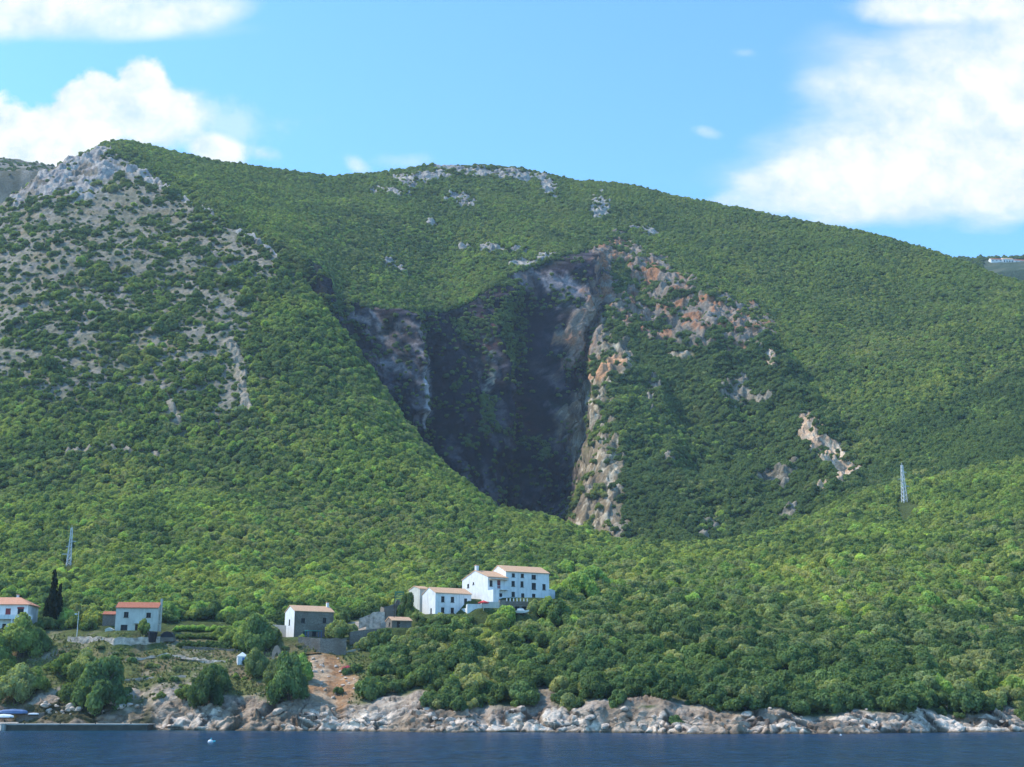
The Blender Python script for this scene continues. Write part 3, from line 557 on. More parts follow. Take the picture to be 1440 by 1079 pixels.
# woods on the two far ridges
for (VV, rr_, cntk) in ((VL, 2.4, 1800), (VR, 3.4, 6000)):
    a_ = rng.randint(4, 56, cntk); b_ = rng.randint(0, VV.shape[1] - 1, cntk); fb = rng.rand(cntk)[:, None]; p_ = VV[a_, b_] * (1 - fb) + VV[a_, b_ + 1] * fb; fa = rng.rand(cntk)[:, None]; p_ = p_ + (VV[a_ + 1, b_] - VV[a_, b_]) * fa
    q1, q2 = proj(p_[:, 0], p_[:, 1], p_[:, 2]); kp = ~((q1 > 1382) & (q1 < 1475) & (p_[:, 1] < 1668) & (p_[:, 1] > 1480)); p_ = p_[kp]; cntk = len(p_)
    tx = np.r_[tx, p_[:, 0]]; ty = np.r_[ty, p_[:, 1]]; tz = np.r_[tz, p_[:, 2]]; tr_ = np.r_[tr_, rr_ * rng.uniform(.6, 1.2, cntk)]; kind = np.r_[kind, rng.choice(DARK, cntk)]; tk = np.r_[tk, np.full(cntk, 11.5)]
    q1, q2 = proj(p_[:, 0], p_[:, 1], p_[:, 2]); tpx = np.r_[tpx, q1]; tpy = np.r_[tpy, q2]; onspur = np.r_[onspur, np.zeros(cntk, bool)]
sp35 = np.r_[spurm[ii, jj] < .35, np.ones(len(tx) - len(ii), bool)]
print('trees', len(kind), 'spur', onspur.sum(), 'low', (ty < 420).sum())
hsc = rng.uniform(.8, 1.25, len(kind)) * np.where(kind == 8, .9, 1.0)
rot = rng.rand(len(kind)) * 6.283
# the trees that show largest in the picture are individuals
size = tr_ / ty; near = (tk < 4) & (tpx > -20) & (tpx < 1460); order = np.argsort(-np.where(near, size, 0)); indiv = np.zeros(len(kind), bool)

# individual trees: the ones that show largest
LBL = {
 'shore': {'broadleaf_tree': ('green rounded broadleaf tree at the foot of the forest above the shore rocks', 'green trees just above the shore rocks'),
           'holm_oak': ('dark green dense holm oak at the foot of the forest above the shore rocks', 'dark oaks just above the shore rocks'),
           'olive_tree': ('grey green loose olive tree at the foot of the forest above the shore rocks', 'grey green trees just above the shore rocks'),
           'ash_tree': ('bright green ash tree at the foot of the forest above the shore rocks', 'bright trees just above the shore rocks')},
 'mid': {'broadleaf_tree': ('green rounded broadleaf tree in the lower forest uphill from the shore', 'green trees in the lower forest'),
         'holm_oak': ('dark green dense holm oak in the lower forest uphill from the shore', 'dark oaks in the lower forest'),
         'olive_tree': ('grey green loose olive tree in the lower forest uphill from the shore', 'grey green trees in the lower forest'),
         'ash_tree': ('bright green ash tree in the lower forest uphill from the shore', 'bright trees in the lower forest')}}
n_ind = 0
for q_ in order[:280]:
    indiv[q_] = True; kd = int(kind[q_]); kd = 3 if kd == 8 else kd; nm = KINDS[kd][0]
    lb, gr = LBL['shore' if tk[q_] < 2.5 else 'mid'][nm]
    make_tree(kd, tx[q_], ty[q_], tz[q_] - .2, float(tr_[q_]), float(rot[q_]), lb, gr, float(hsc[q_]))
# everything else is an uncountable wood: points that carry crowns
protos = {}
for k in range(len(KINDS)):
    pass
def first_crown(k):
    for o in COL.objects:
        if o.type == 'MESH' and o.data == KINDS[k][1]: return o
def stuff_forest(name, sel, label, cat):
    n = int(sel.sum()); me = bpy.data.meshes.new(name); me.vertices.add(n)
    me.vertices.foreach_set('co', np.stack([tx[sel], ty[sel], tz[sel] - .25 * tr_[sel]], -1).astype(np.float32).ravel())
    for nm, ty_, arr in (('kind', 'INT', kind[sel].astype(np.int32)), ('rad', 'FLOAT', tr_[sel].astype(np.float32)), ('hs', 'FLOAT', hsc[sel].astype(np.float32)), ('rot', 'FLOAT', rot[sel].astype(np.float32))):
        at_ = me.attributes.new(nm, ty_, 'POINT'); at_.data.foreach_set('value', arr)
    o = bpy.data.objects.new(name, me); COL.objects.link(o); tag(o, label, cat, kind='stuff')
    g = bpy.data.node_groups.new(name + '_nodes', 'GeometryNodeTree'); g.interface.new_socket('Geometry', in_out='INPUT', socket_type='NodeSocketGeometry'); g.interface.new_socket('Geometry', in_out='OUTPUT', socket_type='NodeSocketGeometry')
    N = g.nodes.new; L = g.links.new; gi = N('NodeGroupInput'); go = N('NodeGroupOutput'); jn = N('GeometryNodeJoinGeometry'); L(jn.outputs[0], go.inputs[0])
    def attr(nm, dt):
        a_ = N('GeometryNodeInputNamedAttribute'); a_.data_type = dt; a_.inputs[0].default_value = nm; return a_.outputs[0]
    ka, ra, ha, ro = attr('kind', 'INT'), attr('rad', 'FLOAT'), attr('hs', 'FLOAT'), attr('rot', 'FLOAT')
    mz = N('ShaderNodeMath'); mz.operation = 'MULTIPLY'; L(ra, mz.inputs[0]); L(ha, mz.inputs[1])
    sv = N('ShaderNodeCombineXYZ'); L(ra, sv.inputs[0]); L(ra, sv.inputs[1]); L(mz.outputs[0], sv.inputs[2])
    rv = N('ShaderNodeCombineXYZ'); L(ro, rv.inputs[2])
    for ax, fr_ in ((0, 7.3), (1, 11.9)):
        m1 = N('ShaderNodeMath'); m1.operation = 'MULTIPLY'; m1.inputs[1].default_value = fr_; L(ro, m1.inputs[0]); m2 = N('ShaderNodeMath'); m2.operation = 'SINE'; L(m1.outputs[0], m2.inputs[0]); m3 = N('ShaderNodeMath'); m3.operation = 'MULTIPLY'; m3.inputs[1].default_value = .28; L(m2.outputs[0], m3.inputs[0]); L(m3.outputs[0], rv.inputs[ax])
    for k in sorted(set(kind[sel].tolist())):
        c = first_crown(k); oi = N('GeometryNodeObjectInfo'); oi.transform_space = 'ORIGINAL'; oi.inputs['Object'].default_value = c; oi.inputs['As Instance'].default_value = True
        eq = N('FunctionNodeCompare'); eq.data_type = 'INT'; eq.operation = 'EQUAL'; L(ka, eq.inputs[2]); eq.inputs[3].default_value = int(k)
        ip = N('GeometryNodeInstanceOnPoints'); L(gi.outputs[0], ip.inputs['Points']); L(eq.outputs[0], ip.inputs['Selection']); L(oi.outputs['Geometry'], ip.inputs['Instance']); L(rv.outputs[0], ip.inputs['Rotation']); L(sv.outputs[0], ip.inputs['Scale']); L(ip.outputs[0], jn.inputs[0])
    md = o.modifiers.new('scatter', 'NODES'); md.node_group = g; return o
rest = ~indiv; lower = (tk < 5.9) & sp35; scr = (tk < 6.2) & ~lower & (tk > 4.2)

# ------------------------------------------------------------------ buildings and other things
M_WHITE = plain('white_plaster', (.80, .79, .77), .85, .10, .7, grime=.25)
M_CREAM = plain('cream_plaster', (.62, .60, .52), .85, .12, .7, grime=.3)
M_STONEW = NT('rubble_stone'); t = M_STONEW; P = t.pos(); mpp = t.n('ShaderNodeMapping'); t.l(P, mpp.inputs[0]); mpp.inputs['Scale'].default_value = (1, 1, 1.8)
v = t.n('ShaderNodeTexVoronoi'); v.inputs['Scale'].default_value = 1.2; t.l(mpp.outputs[0], v.inputs[0])
v2 = t.n('ShaderNodeTexVoronoi', feature='DISTANCE_TO_EDGE'); v2.inputs['Scale'].default_value = 1.2; t.l(mpp.outputs[0], v2.inputs[0])
c = t.mix(t.math('FRACT', t.math('MULTIPLY', v.outputs['Distance'], 9.0)), (.13, .115, .095), (.34, .30, .25)); c = t.mix(t.ramp(t.noise(.35, P, 5), [(.4, (0, 0, 0)), (.62, (1, 1, 1))]), c, (.17, .14, .11)); c = t.mix(t.ramp(v2.outputs[0], [(0, (1, 1, 1)), (.08, (0, 0, 0))]), c, (.13, .11, .085))
t.bsdf(c, .95, v2.outputs[0], .08, .1); M_STONE = t.m
def tile_mat(name, c1, c2):
    t = NT(name); P = t.obj(); wv = t.n('ShaderNodeTexWave', wave_type='BANDS', bands_direction='X'); wv.inputs['Scale'].default_value = 1.3; t.l(P, wv.inputs[0]); wv.inputs['Distortion'].default_value = .4
    n = t.noise(1.1, P, 6); n2 = t.noise(6, P, 3); c = t.mix(n, c1, c2); c = t.mix(1.0, c, t.ramp(wv.outputs['Fac'], [(0, (.72, .7, .7)), (.5, (1.05, 1.05, 1.05))]), 'MULTIPLY')
    c = t.mix(1.0, c, t.ramp(n2, [(.3, (.75, .75, .75)), (.7, (1.15, 1.12, 1.1))]), 'MULTIPLY'); t.bsdf(c, .85, wv.outputs['Fac'], .06, .2); return t.m
M_TRED = tile_mat('roof_tiles_red', (.42, .13, .075), (.55, .22, .13)); M_TORG = tile_mat('roof_tiles_orange', (.68, .30, .17), (.76, .42, .27)); M_TPALE = tile_mat('roof_tiles_pale', (.66, .39, .23), (.78, .51, .32))
M_GLASS = plain('window_glass', (.012, .014, .018), .35, .1, 1, spec=.25); M_DFRAME = plain('dark_frame', (.10, .085, .075), .7); M_FRAME = plain('frame_paint', (.70, .70, .68), .6); M_SHUT = plain('shutter_red', (.25, .05, .05), .6); M_DGREEN = plain('shutter_green', (.04, .075, .06), .6)
M_CONC = plain('concrete', (.42, .40, .36), .9, .2, .5, grime=.3); M_DARKC = plain('wet_concrete', (.10, .085, .065), .8, .3, .5); M_METAL = plain('galvanised_steel', (.62, .65, .66), .5, .1, 2); M_WOOD = plain('dark_wood', (.06, .045, .035), .8, .3, 1)
M_BLACK = plain('black_plastic_and_shade', (.025, .025, .03), .5); M_TEAL = plain('teal_awning', (.05, .32, .30), .7); M_BLUE = plain('blue_paint', (.05, .16, .42), .5); M_TARP = plain('blue_tarp', (.12, .19, .34), .6); M_RED = plain('red_cloth', (.62, .07, .07), .7)  # the black also colours panels that stand for shade in openings
M_ROCK = NT('limestone'); t = M_ROCK; P = t.pos(); n = t.noise(.8, P, 8, rough=.65); c = t.mix(t.ramp(n, [(.35, (0, 0, 0)), (.62, (1, 1, 1))]), (.30, .25, .20), (.72, .59, .48)); t.bsdf(c, .95, n, .5, .1); M_ROCK = t.m
M_NET = plain('green_netting', (.05, .22, .14), .8); M_PATH = plain('pale_gravel', (.52, .46, .37), .95, .25, .6); M_ROAD = plain('asphalt_mat', (.16, .155, .15), .95, .2, .5); M_PINK = plain('pink_flowers', (.62, .10, .14), .8, .3, 3); M_WB = plain('white_gelcoat', (.78, .78, .77), .35, .06, 1, spec=.4)

class MB:
    def __init__(s): s.bm = bmesh.new()
    def quad(s, *p): s.bm.faces.new([s.bm.verts.new(q) for q in p]); return s
    def box(s, x0, x1, y0, y1, z0, z1):
        v = [s.bm.verts.new(p) for p in ((x0, y0, z0), (x1, y0, z0), (x1, y1, z0), (x0, y1, z0), (x0, y0, z1), (x1, y0, z1), (x1, y1, z1), (x0, y1, z1))]
        for f in ((0, 3, 2, 1), (4, 5, 6, 7), (0, 1, 5, 4), (1, 2, 6, 5), (2, 3, 7, 6), (3, 0, 4, 7)): s.bm.faces.new([v[i] for i in f])
        return s
    def bar(s, p, q, r, n=5, r2=None):
        p = Vector(p); q = Vector(q); d = (q - p).normalized(); a = d.orthogonal().normalized(); b = d.cross(a); r2 = r if r2 is None else r2
        A = [s.bm.verts.new(p + (a * math.cos(6.2832 * k / n) + b * math.sin(6.2832 * k / n)) * r) for k in range(n)]
        B = [s.bm.verts.new(q + (a * math.cos(6.2832 * k / n) + b * math.sin(6.2832 * k / n)) * r2) for k in range(n)]
        for k in range(n): s.bm.faces.new((A[k], A[(k + 1) % n], B[(k + 1) % n], B[k]))
        s.bm.faces.new(A[::-1]); s.bm.faces.new(B); return s
    def prism(s, poly, axis, a, b):
        def P(u, v, w): return {'x': (w, u, v), 'y': (u, w, v), 'z': (u, v, w)}[axis]
        A = [s.bm.verts.new(P(u, v, a)) for u, v in poly]; B = [s.bm.verts.new(P(u, v, b)) for u, v in poly]; n = len(poly)
        for k in range(n): s.bm.faces.new((A[k], A[(k + 1) % n], B[(k + 1) % n], B[k]))
        s.bm.faces.new(A[::-1]); s.bm.faces.new(B); return s
    def build(s, name, mat, parent=None, recalc=True):
        if recalc: bmesh.ops.recalc_face_normals(s.bm, faces=s.bm.faces)
        me = bpy.data.meshes.new(name); s.bm.to_mesh(me); s.bm.free(); me.materials.append(mat); o = bpy.data.objects.new(name, me); COL.objects.link(o)
        if parent is not None: o.parent = parent
        return o

def openwall(mb, w, z0, z1, ops, M, rec=.22):
    """vertical wall w wide with openings (x0,x1,za,zb); M maps (u, depth, z) to local coordinates"""
    xs = sorted({0, w, *[o[0] for o in ops], *[o[1] for o in ops]}); zs = sorted({z0, z1, *[o[2] for o in ops], *[o[3] for o in ops]})
    for a, b in zip(xs, xs[1:]):
        for c, d in zip(zs, zs[1:]):
            mx_, mz_ = (a + b) / 2, (c + d) / 2
            if any(o[0] < mx_ < o[1] and o[2] < mz_ < o[3] for o in ops): continue
            mb.quad(M(a, 0, c), M(b, 0, c), M(b, 0, d), M(a, 0, d))
    for (a, b, c, d) in [o[:4] for o in ops]:
        mb.quad(M(a, 0, c), M(a, 0, d), M(a, rec, d), M(a, rec, c)); mb.quad(M(b, 0, c), M(b, rec, c), M(b, rec, d), M(b, 0, d))
        mb.quad(M(a, 0, d), M(b, 0, d), M(b, rec, d), M(a, rec, d)); mb.quad(M(a, 0, c), M(a, rec, c), M(b, rec, c), M(b, 0, c))
def house(name, loc, phi, w, d, h, rise, front, left, wall_m, roof_m, label, right=(), roofkind='gable', found=4.0, over=.35, wallname='wall', frame_m=None, sill=True, over_g=.15):
    """front-left corner at loc; front openings: (x0,x1,z0,z1,kind[,shutter]); left openings measured from the front corner backwards"""
    o = empty(name, loc, phi); tag(o, label, 'house')
    Fm = lambda u, q, z: (u, q, z); Lm = lambda u, q, z: (q, u, z); Rm = lambda u, q, z: (w - q, u, z); frame_m = frame_m or M_DFRAME
    mb = MB(); openwall(mb, w, -found, h, front, Fm); openwall(mb, d, -found, h, left, Lm); openwall(mb, d, -found, h, right, Rm)
    mb.quad((0, d, -found), (w, d, -found), (w, d, h), (0, d, h))
    if roofkind == 'gable':
        for x in (0, w): mb.bm.faces.new([mb.bm.verts.new(p) for p in ((x, 0, h), (x, d, h), (x, d / 2, h + rise))])
    mb.build(wallname, wall_m, o, recalc=False)
    for ops, M in ((front, Fm), (left, Lm), (right, Rm)):
        for op in ops:
            a, b, c, e, kd = op[:5]; g = MB(); P3 = lambda u0, u1, q0, q1, z0, z1: (M(u0, q0, z0), M(u1, q1, z1))
            def bx(m, u0, u1, q0, q1, z0, z1):
                p, q = M(u0, q0, z0), M(u1, q1, z1); m.box(min(p[0], q[0]), max(p[0], q[0]), min(p[1], q[1]), max(p[1], q[1]), z0, z1)
            if kd == 'window':
                fr = MB(); bw = .07
                bx(fr, a, a + bw, .12, .2, c, e); bx(fr, b - bw, b, .12, .2, c, e); bx(fr, a + bw, b - bw, .12, .2, c, c + bw); bx(fr, a + bw, b - bw, .12, .2, e - bw, e); bx(fr, (a + b) / 2 - .03, (a + b) / 2 + .03, .13, .2, c + bw, e - bw)
                f = fr.build('window', frame_m, o); bx(g, a, b, .205, .26, c, e); g.build('pane', M_GLASS, f)
                if sill: s_ = MB(); bx(s_, a - .12, b + .12, -.1, -.003, c - .1, c); s_.build('sill', frame_m, f)
                if len(op) > 5 and op[5]:
                    for (u0, u1) in ((a - .5, a - .05), (b + .05, b + .5)): s_ = MB(); bx(s_, u0, u1, -.06, -.004, c, e); s_.build('shutter', op[5], f)
            elif kd == 'hole': bx(g, a, b, .2, .26, c, e); g.build('opening_shade', M_BLACK, o)  # black panel stands in for the shade inside the wall
            elif kd == 'door':
                bx(g, a, b, .12, .2, c, e); dd = g.build('door', op[5] if len(op) > 5 and op[5] else M_WOOD, o); s_ = MB(); bx(s_, b - .2, b - .12, .06, .117, c + .95, c + 1.1); s_.build('handle', M_METAL, dd)
    r = MB(); th = .16
    if roofkind == 'gable':
        sl_ = rise / (d / 2); e0 = -over; zz = h - over * sl_
        r.prism([(-over, zz + .02), (d / 2, h + rise + .02), (d + over, zz + .02), (d + over, zz + th + .02), (d / 2, h + rise + th + .02), (-over, zz + th + .02)], 'x', -over_g, w + over_g)
    else:
        A = [(-over, -over), (w + over, -over), (w + over, d + over), (-over, d + over)]; z0 = h + .02; rl = d / 2
        b_ = [r.bm.verts.new((x, y, z0)) for x, y in A]; c2 = [r.bm.verts.new((x, y, z0 + th)) for x, y in A]; t1 = r.bm.verts.new((rl * .8, d / 2, h + rise)); t2 = r.bm.verts.new((w - rl * .8, d / 2, h + rise))
        r.bm.faces.new(b_[::-1]); [r.bm.faces.new((b_[k], b_[(k + 1) % 4], c2[(k + 1) % 4], c2[k])) for k in range(4)]
        r.bm.faces.new((c2[0], c2[1], t2, t1)); r.bm.faces.new((c2[1], c2[2], t2)); r.bm.faces.new((c2[2], c2[3], t1, t2)); r.bm.faces.new((c2[3], c2[0], t1))
    rf = r.build('roof', roof_m, o)
    return o, rf
def chimney(rf, x, y, z0, z1, s=.35, m=None, cap=True):
    c = MB().box(x - s, x + s, y - s, y + s, z0, z1).build('chimney', m or M_WHITE, rf)
    if cap: MB().box(x - s - .1, x + s + .1, y - s - .1, y + s + .1, z1 + .003, z1 + .15).build('cap', M_TORG, c)
def at3(px, py, Y): return tuple(float(v) for v in at(px, py, Y))
win = lambda x, z, w=.8, h=1.25, s=None: (x - .12, x + w + .12, z - .08, z + h + .1, 'window', s)

# house A: cream, red roof, by itself on the terrace
x, y, z = at3(161, 889, 340)
A, rf = house('cream_house', (x, y, z), R_(6), 10.9, 6.5, 6.4, 1.5,
   [win(2.2, 3.9, .95, 1.25), win(8.0, 3.9, .95, 1.1), win(1.6, .5, 1.5, 1.3), (5.2, 6.3, -.1, 2.05, 'door')], [win(3, 3.6)], M_CREAM, M_TRED, 'cream two storey house with a red tiled roof and tall end chimney', right=[win(2.2, 3.6, .8, 1.1), (1.8, 2.8, 0, 2, 'door')])
MB().box(10.95, 11.35, 2.4, 3.6, 2.5, 9.0).build('chimney', M_CREAM, rf)
MB().box(4.9, 6.6, -.75, -.003, 2.25, 2.37).build('door_canopy', M_FRAME, A)
# annex roof glimpsed on its left
x2, y2, z2 = at3(143, 886, 352)
house('stone_shed', (x2, y2, z2), R_(6), 4.2, 4, 4.2, .8, [], [], M_STONE, M_TRED, 'low dark stone shed with a red roof behind the left corner of the cream house')
# house E at the left edge
x, y, z = at3(-32, 889, 346)
E, rf = house('balcony_house', (x, y, z), R_(3), 12.8, 9, 7.2, 2.4,
   [win(3.0, 4.6, 1.1, 1.3, None), (6.9, 8.3, 4.6, 6.3, 'door', M_SHUT), win(10.2, 4.9, 1.4, 1.3, None), (6.4, 7.4, 0, 2.2, 'door'), win(9.2, .9, .9, 1.2)], [], M_WHITE, M_TORG, 'white two storey house with an orange hipped roof and long balcony at the left edge', roofkind='hip', over=.5)
chimney(rf, 8.2, 5.0, 8.2, 10.3, .3)
sl2 = MB().box(5.2, 14.3, -2.2, -.003, 3.35, 3.6).build('balcony', M_WHITE, E)
MB().box(5.2, 14.3, -2.2, -2.05, 3.603, 4.5).box(14.15, 14.3, -2.045, -.003, 3.603, 4.5).build('parapet', M_WHITE, sl2)
for xx in (5.4, 9.5, 14.0): MB().box(xx - .14, xx + .14, -2.15, -1.87, -3, 3.347).build('column', M_WHITE, E)
MB().box(10.0, 11.8, -.12, -.004, 6.2, 6.65).build('awning', M_SHUT, E)
# house B: stone front, white gable
x, y, z = at3(413, 899, 338)
Bh, rf = house('stone_house', (x, y, z), R_(30), 11.0, 7.2, 7.3, 1.6,
   [win(2.0, 4.3, .8, 1.1, None), win(8.0, 4.5, .8, 1.2), (2.5, 3.6, 0, 2.1, 'door', M_DGREEN), win(5.2, 1.0, .9, 1.1), (8.6, 9.6, 0, 2.1, 'door')], [win(3.2, 3.9, .75, 1.3)], M_STONE, M_TPALE, 'stone house with whitewashed gable, pale tiled roof and a shaded terrace in front', over=.25)
gb = MB(); openwall(gb, 7.16, -2.5, 7.2, [(3.15, 4.05, 3.85, 5.3)], lambda u, q, z_: (-.03, u + .02, z_), .01); gb.bm.faces.new([gb.bm.verts.new(p) for p in ((-.03, .02, 7.2), (-.03, 7.18, 7.2), (-.03, 3.6, 8.72))]); gb.build('gable_wall', M_WHITE, Bh, recalc=False)
chimney(rf, 10.4, 3.2, 8.0, 10.0, .3)
# house C
x, y, z = at3(612, 866, 354)
Ch, rf = house('white_farmhouse', (x, y, z), R_(30), 11.2, 8.2, 6.3, 1.7,
   [win(1.9, 3.9, .8, 1.35, None), win(4.9, 3.9, .8, 1.35, None), win(9.1, 3.7, .7, 1.25, None), win(1.9, .9, .8, 1.35, None), win(4.9, .9, .8, 1.35, None), win(8.3, .7, .7, 1.2)], [win(2.3, .8, .7, 1.3)], M_WHITE, M_TPALE, 'white two storey farmhouse with a pale tiled roof, lower and left of the tallest house')
MB().box(7.35, 7.5, -.14, -.004, -1, 6.2).build('drainpipe', M_METAL, Ch)
tb = MB().box(7.9, 13.6, -3.4, -.16, -4, 2.15).build('terrace', M_WHITE, Ch)
MB().box(7.9, 13.6, -3.4, -3.28, 2.153, 3.0).box(13.48, 13.6, -3.275, -.2, 2.153, 3.0).build('parapet', M_WHITE, tb)
# grey annex behind left of C
x, y, z = at3(590, 862, 366)
An, rf = house('grey_annex', (x, y, z), R_(34), 3.2, 6.5, 6.8, .9, [win(1.2, 3.6, .6, .9)], [], M_CREAM, M_TPALE, 'narrow grey plastered annex behind the left gable of the white farmhouse')
# house D1: gable house with balconies
x, y, z = at3(686, 846, 359.5)
D1, rf = house('terraced_house', (x, y, z), R_(36), 6.9, 13.0, 6.9, 2.2,
   [win(.7, 4.35, .8, 1.5, None), (3.2, 4.4, 3.75, 6.1, 'door', M_SHUT), win(.8, 1.3, .8, 1.3), (2.6, 5.0, 1.5, 2.5, 'hole'), (3.4, 4.9, -.2, .9, 'hole')], [win(9.6, 4.6, .7, .9, None), win(7.0, 5.3, .5, .5)], M_WHITE, M_TPALE, 'white gabled house with two small balconies, joined to the left of the tallest house')
chimney(rf, .6, 6.5, 8.6, 10.6, .42)
bl = MB().box(2.3, 6.6, -1.3, -.003, 3.35, 3.55).build('balcony', M_WHITE, D1); rl_ = MB()
for k in range(13): rl_.bar((2.35 + k * .35, -1.25, 3.55), (2.35 + k * .35, -1.25, 4.45), .025, 4)
rl_.box(2.3, 6.6, -1.28, -1.22, 4.45, 4.51); rl_.build('railing', M_METAL, bl)
MB().box(.2, 6.5, -1.1, -.003, 6.2, 6.32).build('canopy', M_TPALE, D1)
MB().box(-.0, 2.1, -2.6, -.003, -1, 3.15).build('porch', M_WHITE, D1)
# house D2: three storeys
x, y, z = at3(711.5, 843, 364)
D2, rf = house('tall_house', (x, y, z), R_(27), 14.0, 10.5, 7.9, 2.1,
   [win(2.0, 6.45, .75, .9), win(4.9, 6.4, .75, .95), win(8.4, 6.1, 1.15, 1.1, None), win(1.9, 3.8, .85, 1.35, None), win(4.8, 3.7, .75, 1.5, None), win(8.4, 3.2, 1.15, 1.7, None), win(11.9, 3.2, .85, 1.5, None), win(1.9, .9, .85, 1.2, None), win(5.0, .5, .8, 1.3), win(8.5, .5, .9, 1.3)], [win(7.5, 5.0, .5, .6)], M_WHITE, M_TPALE, 'tallest white house, three storeys, long pale tiled roof, at the top of the hamlet')
MB().box(3.85, 4.0, -.14, -.004, 0, 7.7).build('drainpipe', M_METAL, D2)
MB().box(14.003, 16.6, 1.2, 6.4, -4, 3.2).build('side_terrace', M_WHITE, D2)
MB().prism([(1.0, 3.2), (6.6, 3.2), (6.6, 4.3)], 'x', 14.01, 16.7).build('lean_to_roof', M_WHITE, D2)
# terrace walls below the tall houses
x, y, z = at3(657, 862, 351)
tw = empty('stone_terrace', (x, y, z), R_(8)); tag(tw, 'stone faced terrace with arches and a pale parapet below the tall houses', 'terrace')
MB().box(0, 4.0, 0, 3, -3, 2.4).build('terrace_wall', M_WHITE, tw); MB().box(4.003, 9.0, .3, 3, -3, 3.1).build('plastered_wall', M_CREAM, tw)
MB().box(9.003, 10.7, -.1, 3, -3, 3.6).build('buttress', M_STONE, tw)
aw = MB(); openwall(aw, 6.2, -3, 3.3, [(.7, 1.9, -.4, 1.9), (2.6, 3.8, -.4, 1.9), (4.5, 5.7, -.4, 1.9)], lambda u, q, z_: (10.703 + u, .5 + q, z_), .6); aw.quad((10.703, .5, 3.3), (16.9, .5, 3.3), (16.9, 3, 3.3), (10.703, 3, 3.3)); aw.build('arched_wall', M_STONE, tw, recalc=False)
MB().box(11.2, 16.6, 1.05, 1.15, -.6, 2.2).build('recess_shade', M_BLACK, tw)  # black sheet painting the shade behind the arches
for k in range(7): MB().box(10.9 + k * .95, 11.15 + k * .95, .55, .8, 3.303, 4.1).build('baluster', M_WHITE, tw)
# red parasol on the terrace
def parasol(name, loc, r, h, mat, label, cat='parasol', n=8):
    o = empty(name, loc); tag(o, label, cat); MB().bar((0, 0, -.6), (0, 0, h), .04, 6).build('pole', M_METAL, o); m = MB(); top = m.bm.verts.new((0, 0, h + .15)); ring = [m.bm.verts.new((math.cos(6.2832 * k / n) * r, math.sin(6.2832 * k / n) * r, h - .45)) for k in range(n)]
    for k in range(n): m.bm.faces.new((ring[k], ring[(k + 1) % n], top))
    for k in range(n): a, b_ = ring[k].co, ring[(k + 1) % n].co; m.quad(a, b_, b_ - Vector((0, 0, .22)), a - Vector((0, 0, .22)))
    m.build('canopy', mat, o); return o
parasol('parasol', at3(680, 856, 349.5), 1.5, 2.1, M_RED, 'faded red parasol on the terrace left of the stone buttress')
# boat on land
x, y, z = at3(733, 864, 348)
bo = empty('boat', (x, y, z), R_(-6), 1.0); tag(bo, 'small white boat with a low cabin laid up on the grass below the tall house', 'boat')
m = MB(); ring0 = []; secs = [(-2.1, .75, .95, .35), (-1, .85, .9, .2), (.4, .8, .95, .2), (1.4, .5, 1.05, .35), (2.1, .05, 1.2, .8)]; rings = []
for (sx, hw, top, kl) in secs: rings.append([m.bm.verts.new(p) for p in ((sx, -hw, top), (sx, -hw * .7, kl + .12), (sx, 0, kl), (sx, hw * .7, kl + .12), (sx, hw, top))])
for a, b_ in zip(rings, rings[1:]):
    for k in range(4): m.bm.faces.new((a[k], b_[k], b_[k + 1], a[k + 1]))
    m.bm.faces.new((a[0], a[4], b_[4], b_[0]))
m.bm.faces.new(rings[0]); m.build('hull', M_WB, bo)
MB().prism([(-1.2, 1.0), (1.0, 1.0), (.5, 1.55), (-.9, 1.55)], 'y', -.5, .5).build('cabin', M_WB, bo); MB().box(-1.6, -1.4, -.7, .7, -.5, .35).box(.6, .8, -.6, .6, -.5, .3).build('cradle', M_WOOD, bo)
# low house with orange roof + stone ruin
x, y, z = at3(551, 884, 344)
house('low_cottage', (x, y, z), R_(26), 5.6, 4.6, 2.2, .9, [(1.4, 2.3, 0, 1.9, 'door')], [win(1.6, .8, .7, .8)], M_STONE, M_TPALE, 'low stone cottage with a wide orange tiled roof above the grey retaining wall', over=.5)
x, y, z = at3(540, 867, 356)
ru = empty('ruined_stone_house', (x, y, z), R_(20)); tag(ru, 'roofless pale stone house with a dark doorway and stepped broken walls', 'ruin')
m = MB(); openwall(m, 5.4, -3, 2.3, [(3.4, 4.7, -.6, 1.7)], lambda u, q, z_: (u, q, z_), .5); m.quad((0, 0, -3), (0, 0, 2.3), (0, 4, 3.0), (0, 4, -3)); m.quad((5.4, 0, -3), (5.4, 4, -3), (5.4, 4, 4.6), (5.4, 0, 2.3)); m.quad((0, .5, 2.3), (5.4, .5, 2.3), (5.4, 0, 2.3), (0, 0, 2.3))
m.build('front_wall', M_STONE, ru, recalc=False); MB().prism([(0, -3), (5.4, -3), (5.4, 4.8), (4.6, 5.0), (4.2, 3.9), (2.4, 3.2), (.9, 2.9), (0, 2.4)], 'y', 4.0, 4.5).build('back_wall', M_STONE, ru); MB().box(3.3, 4.8, .9, 1, -.6, 1.8).build('doorway_shade', M_BLACK, ru)  # black panel in the doorway stands for the shade within
MB().prism([(4.9, 2.303), (5.9, 2.303), (5.9, 3.6), (5.5, 4.4), (5.1, 3.9)], 'y', -.1, .4).build('gable_stub', M_STONE, ru)

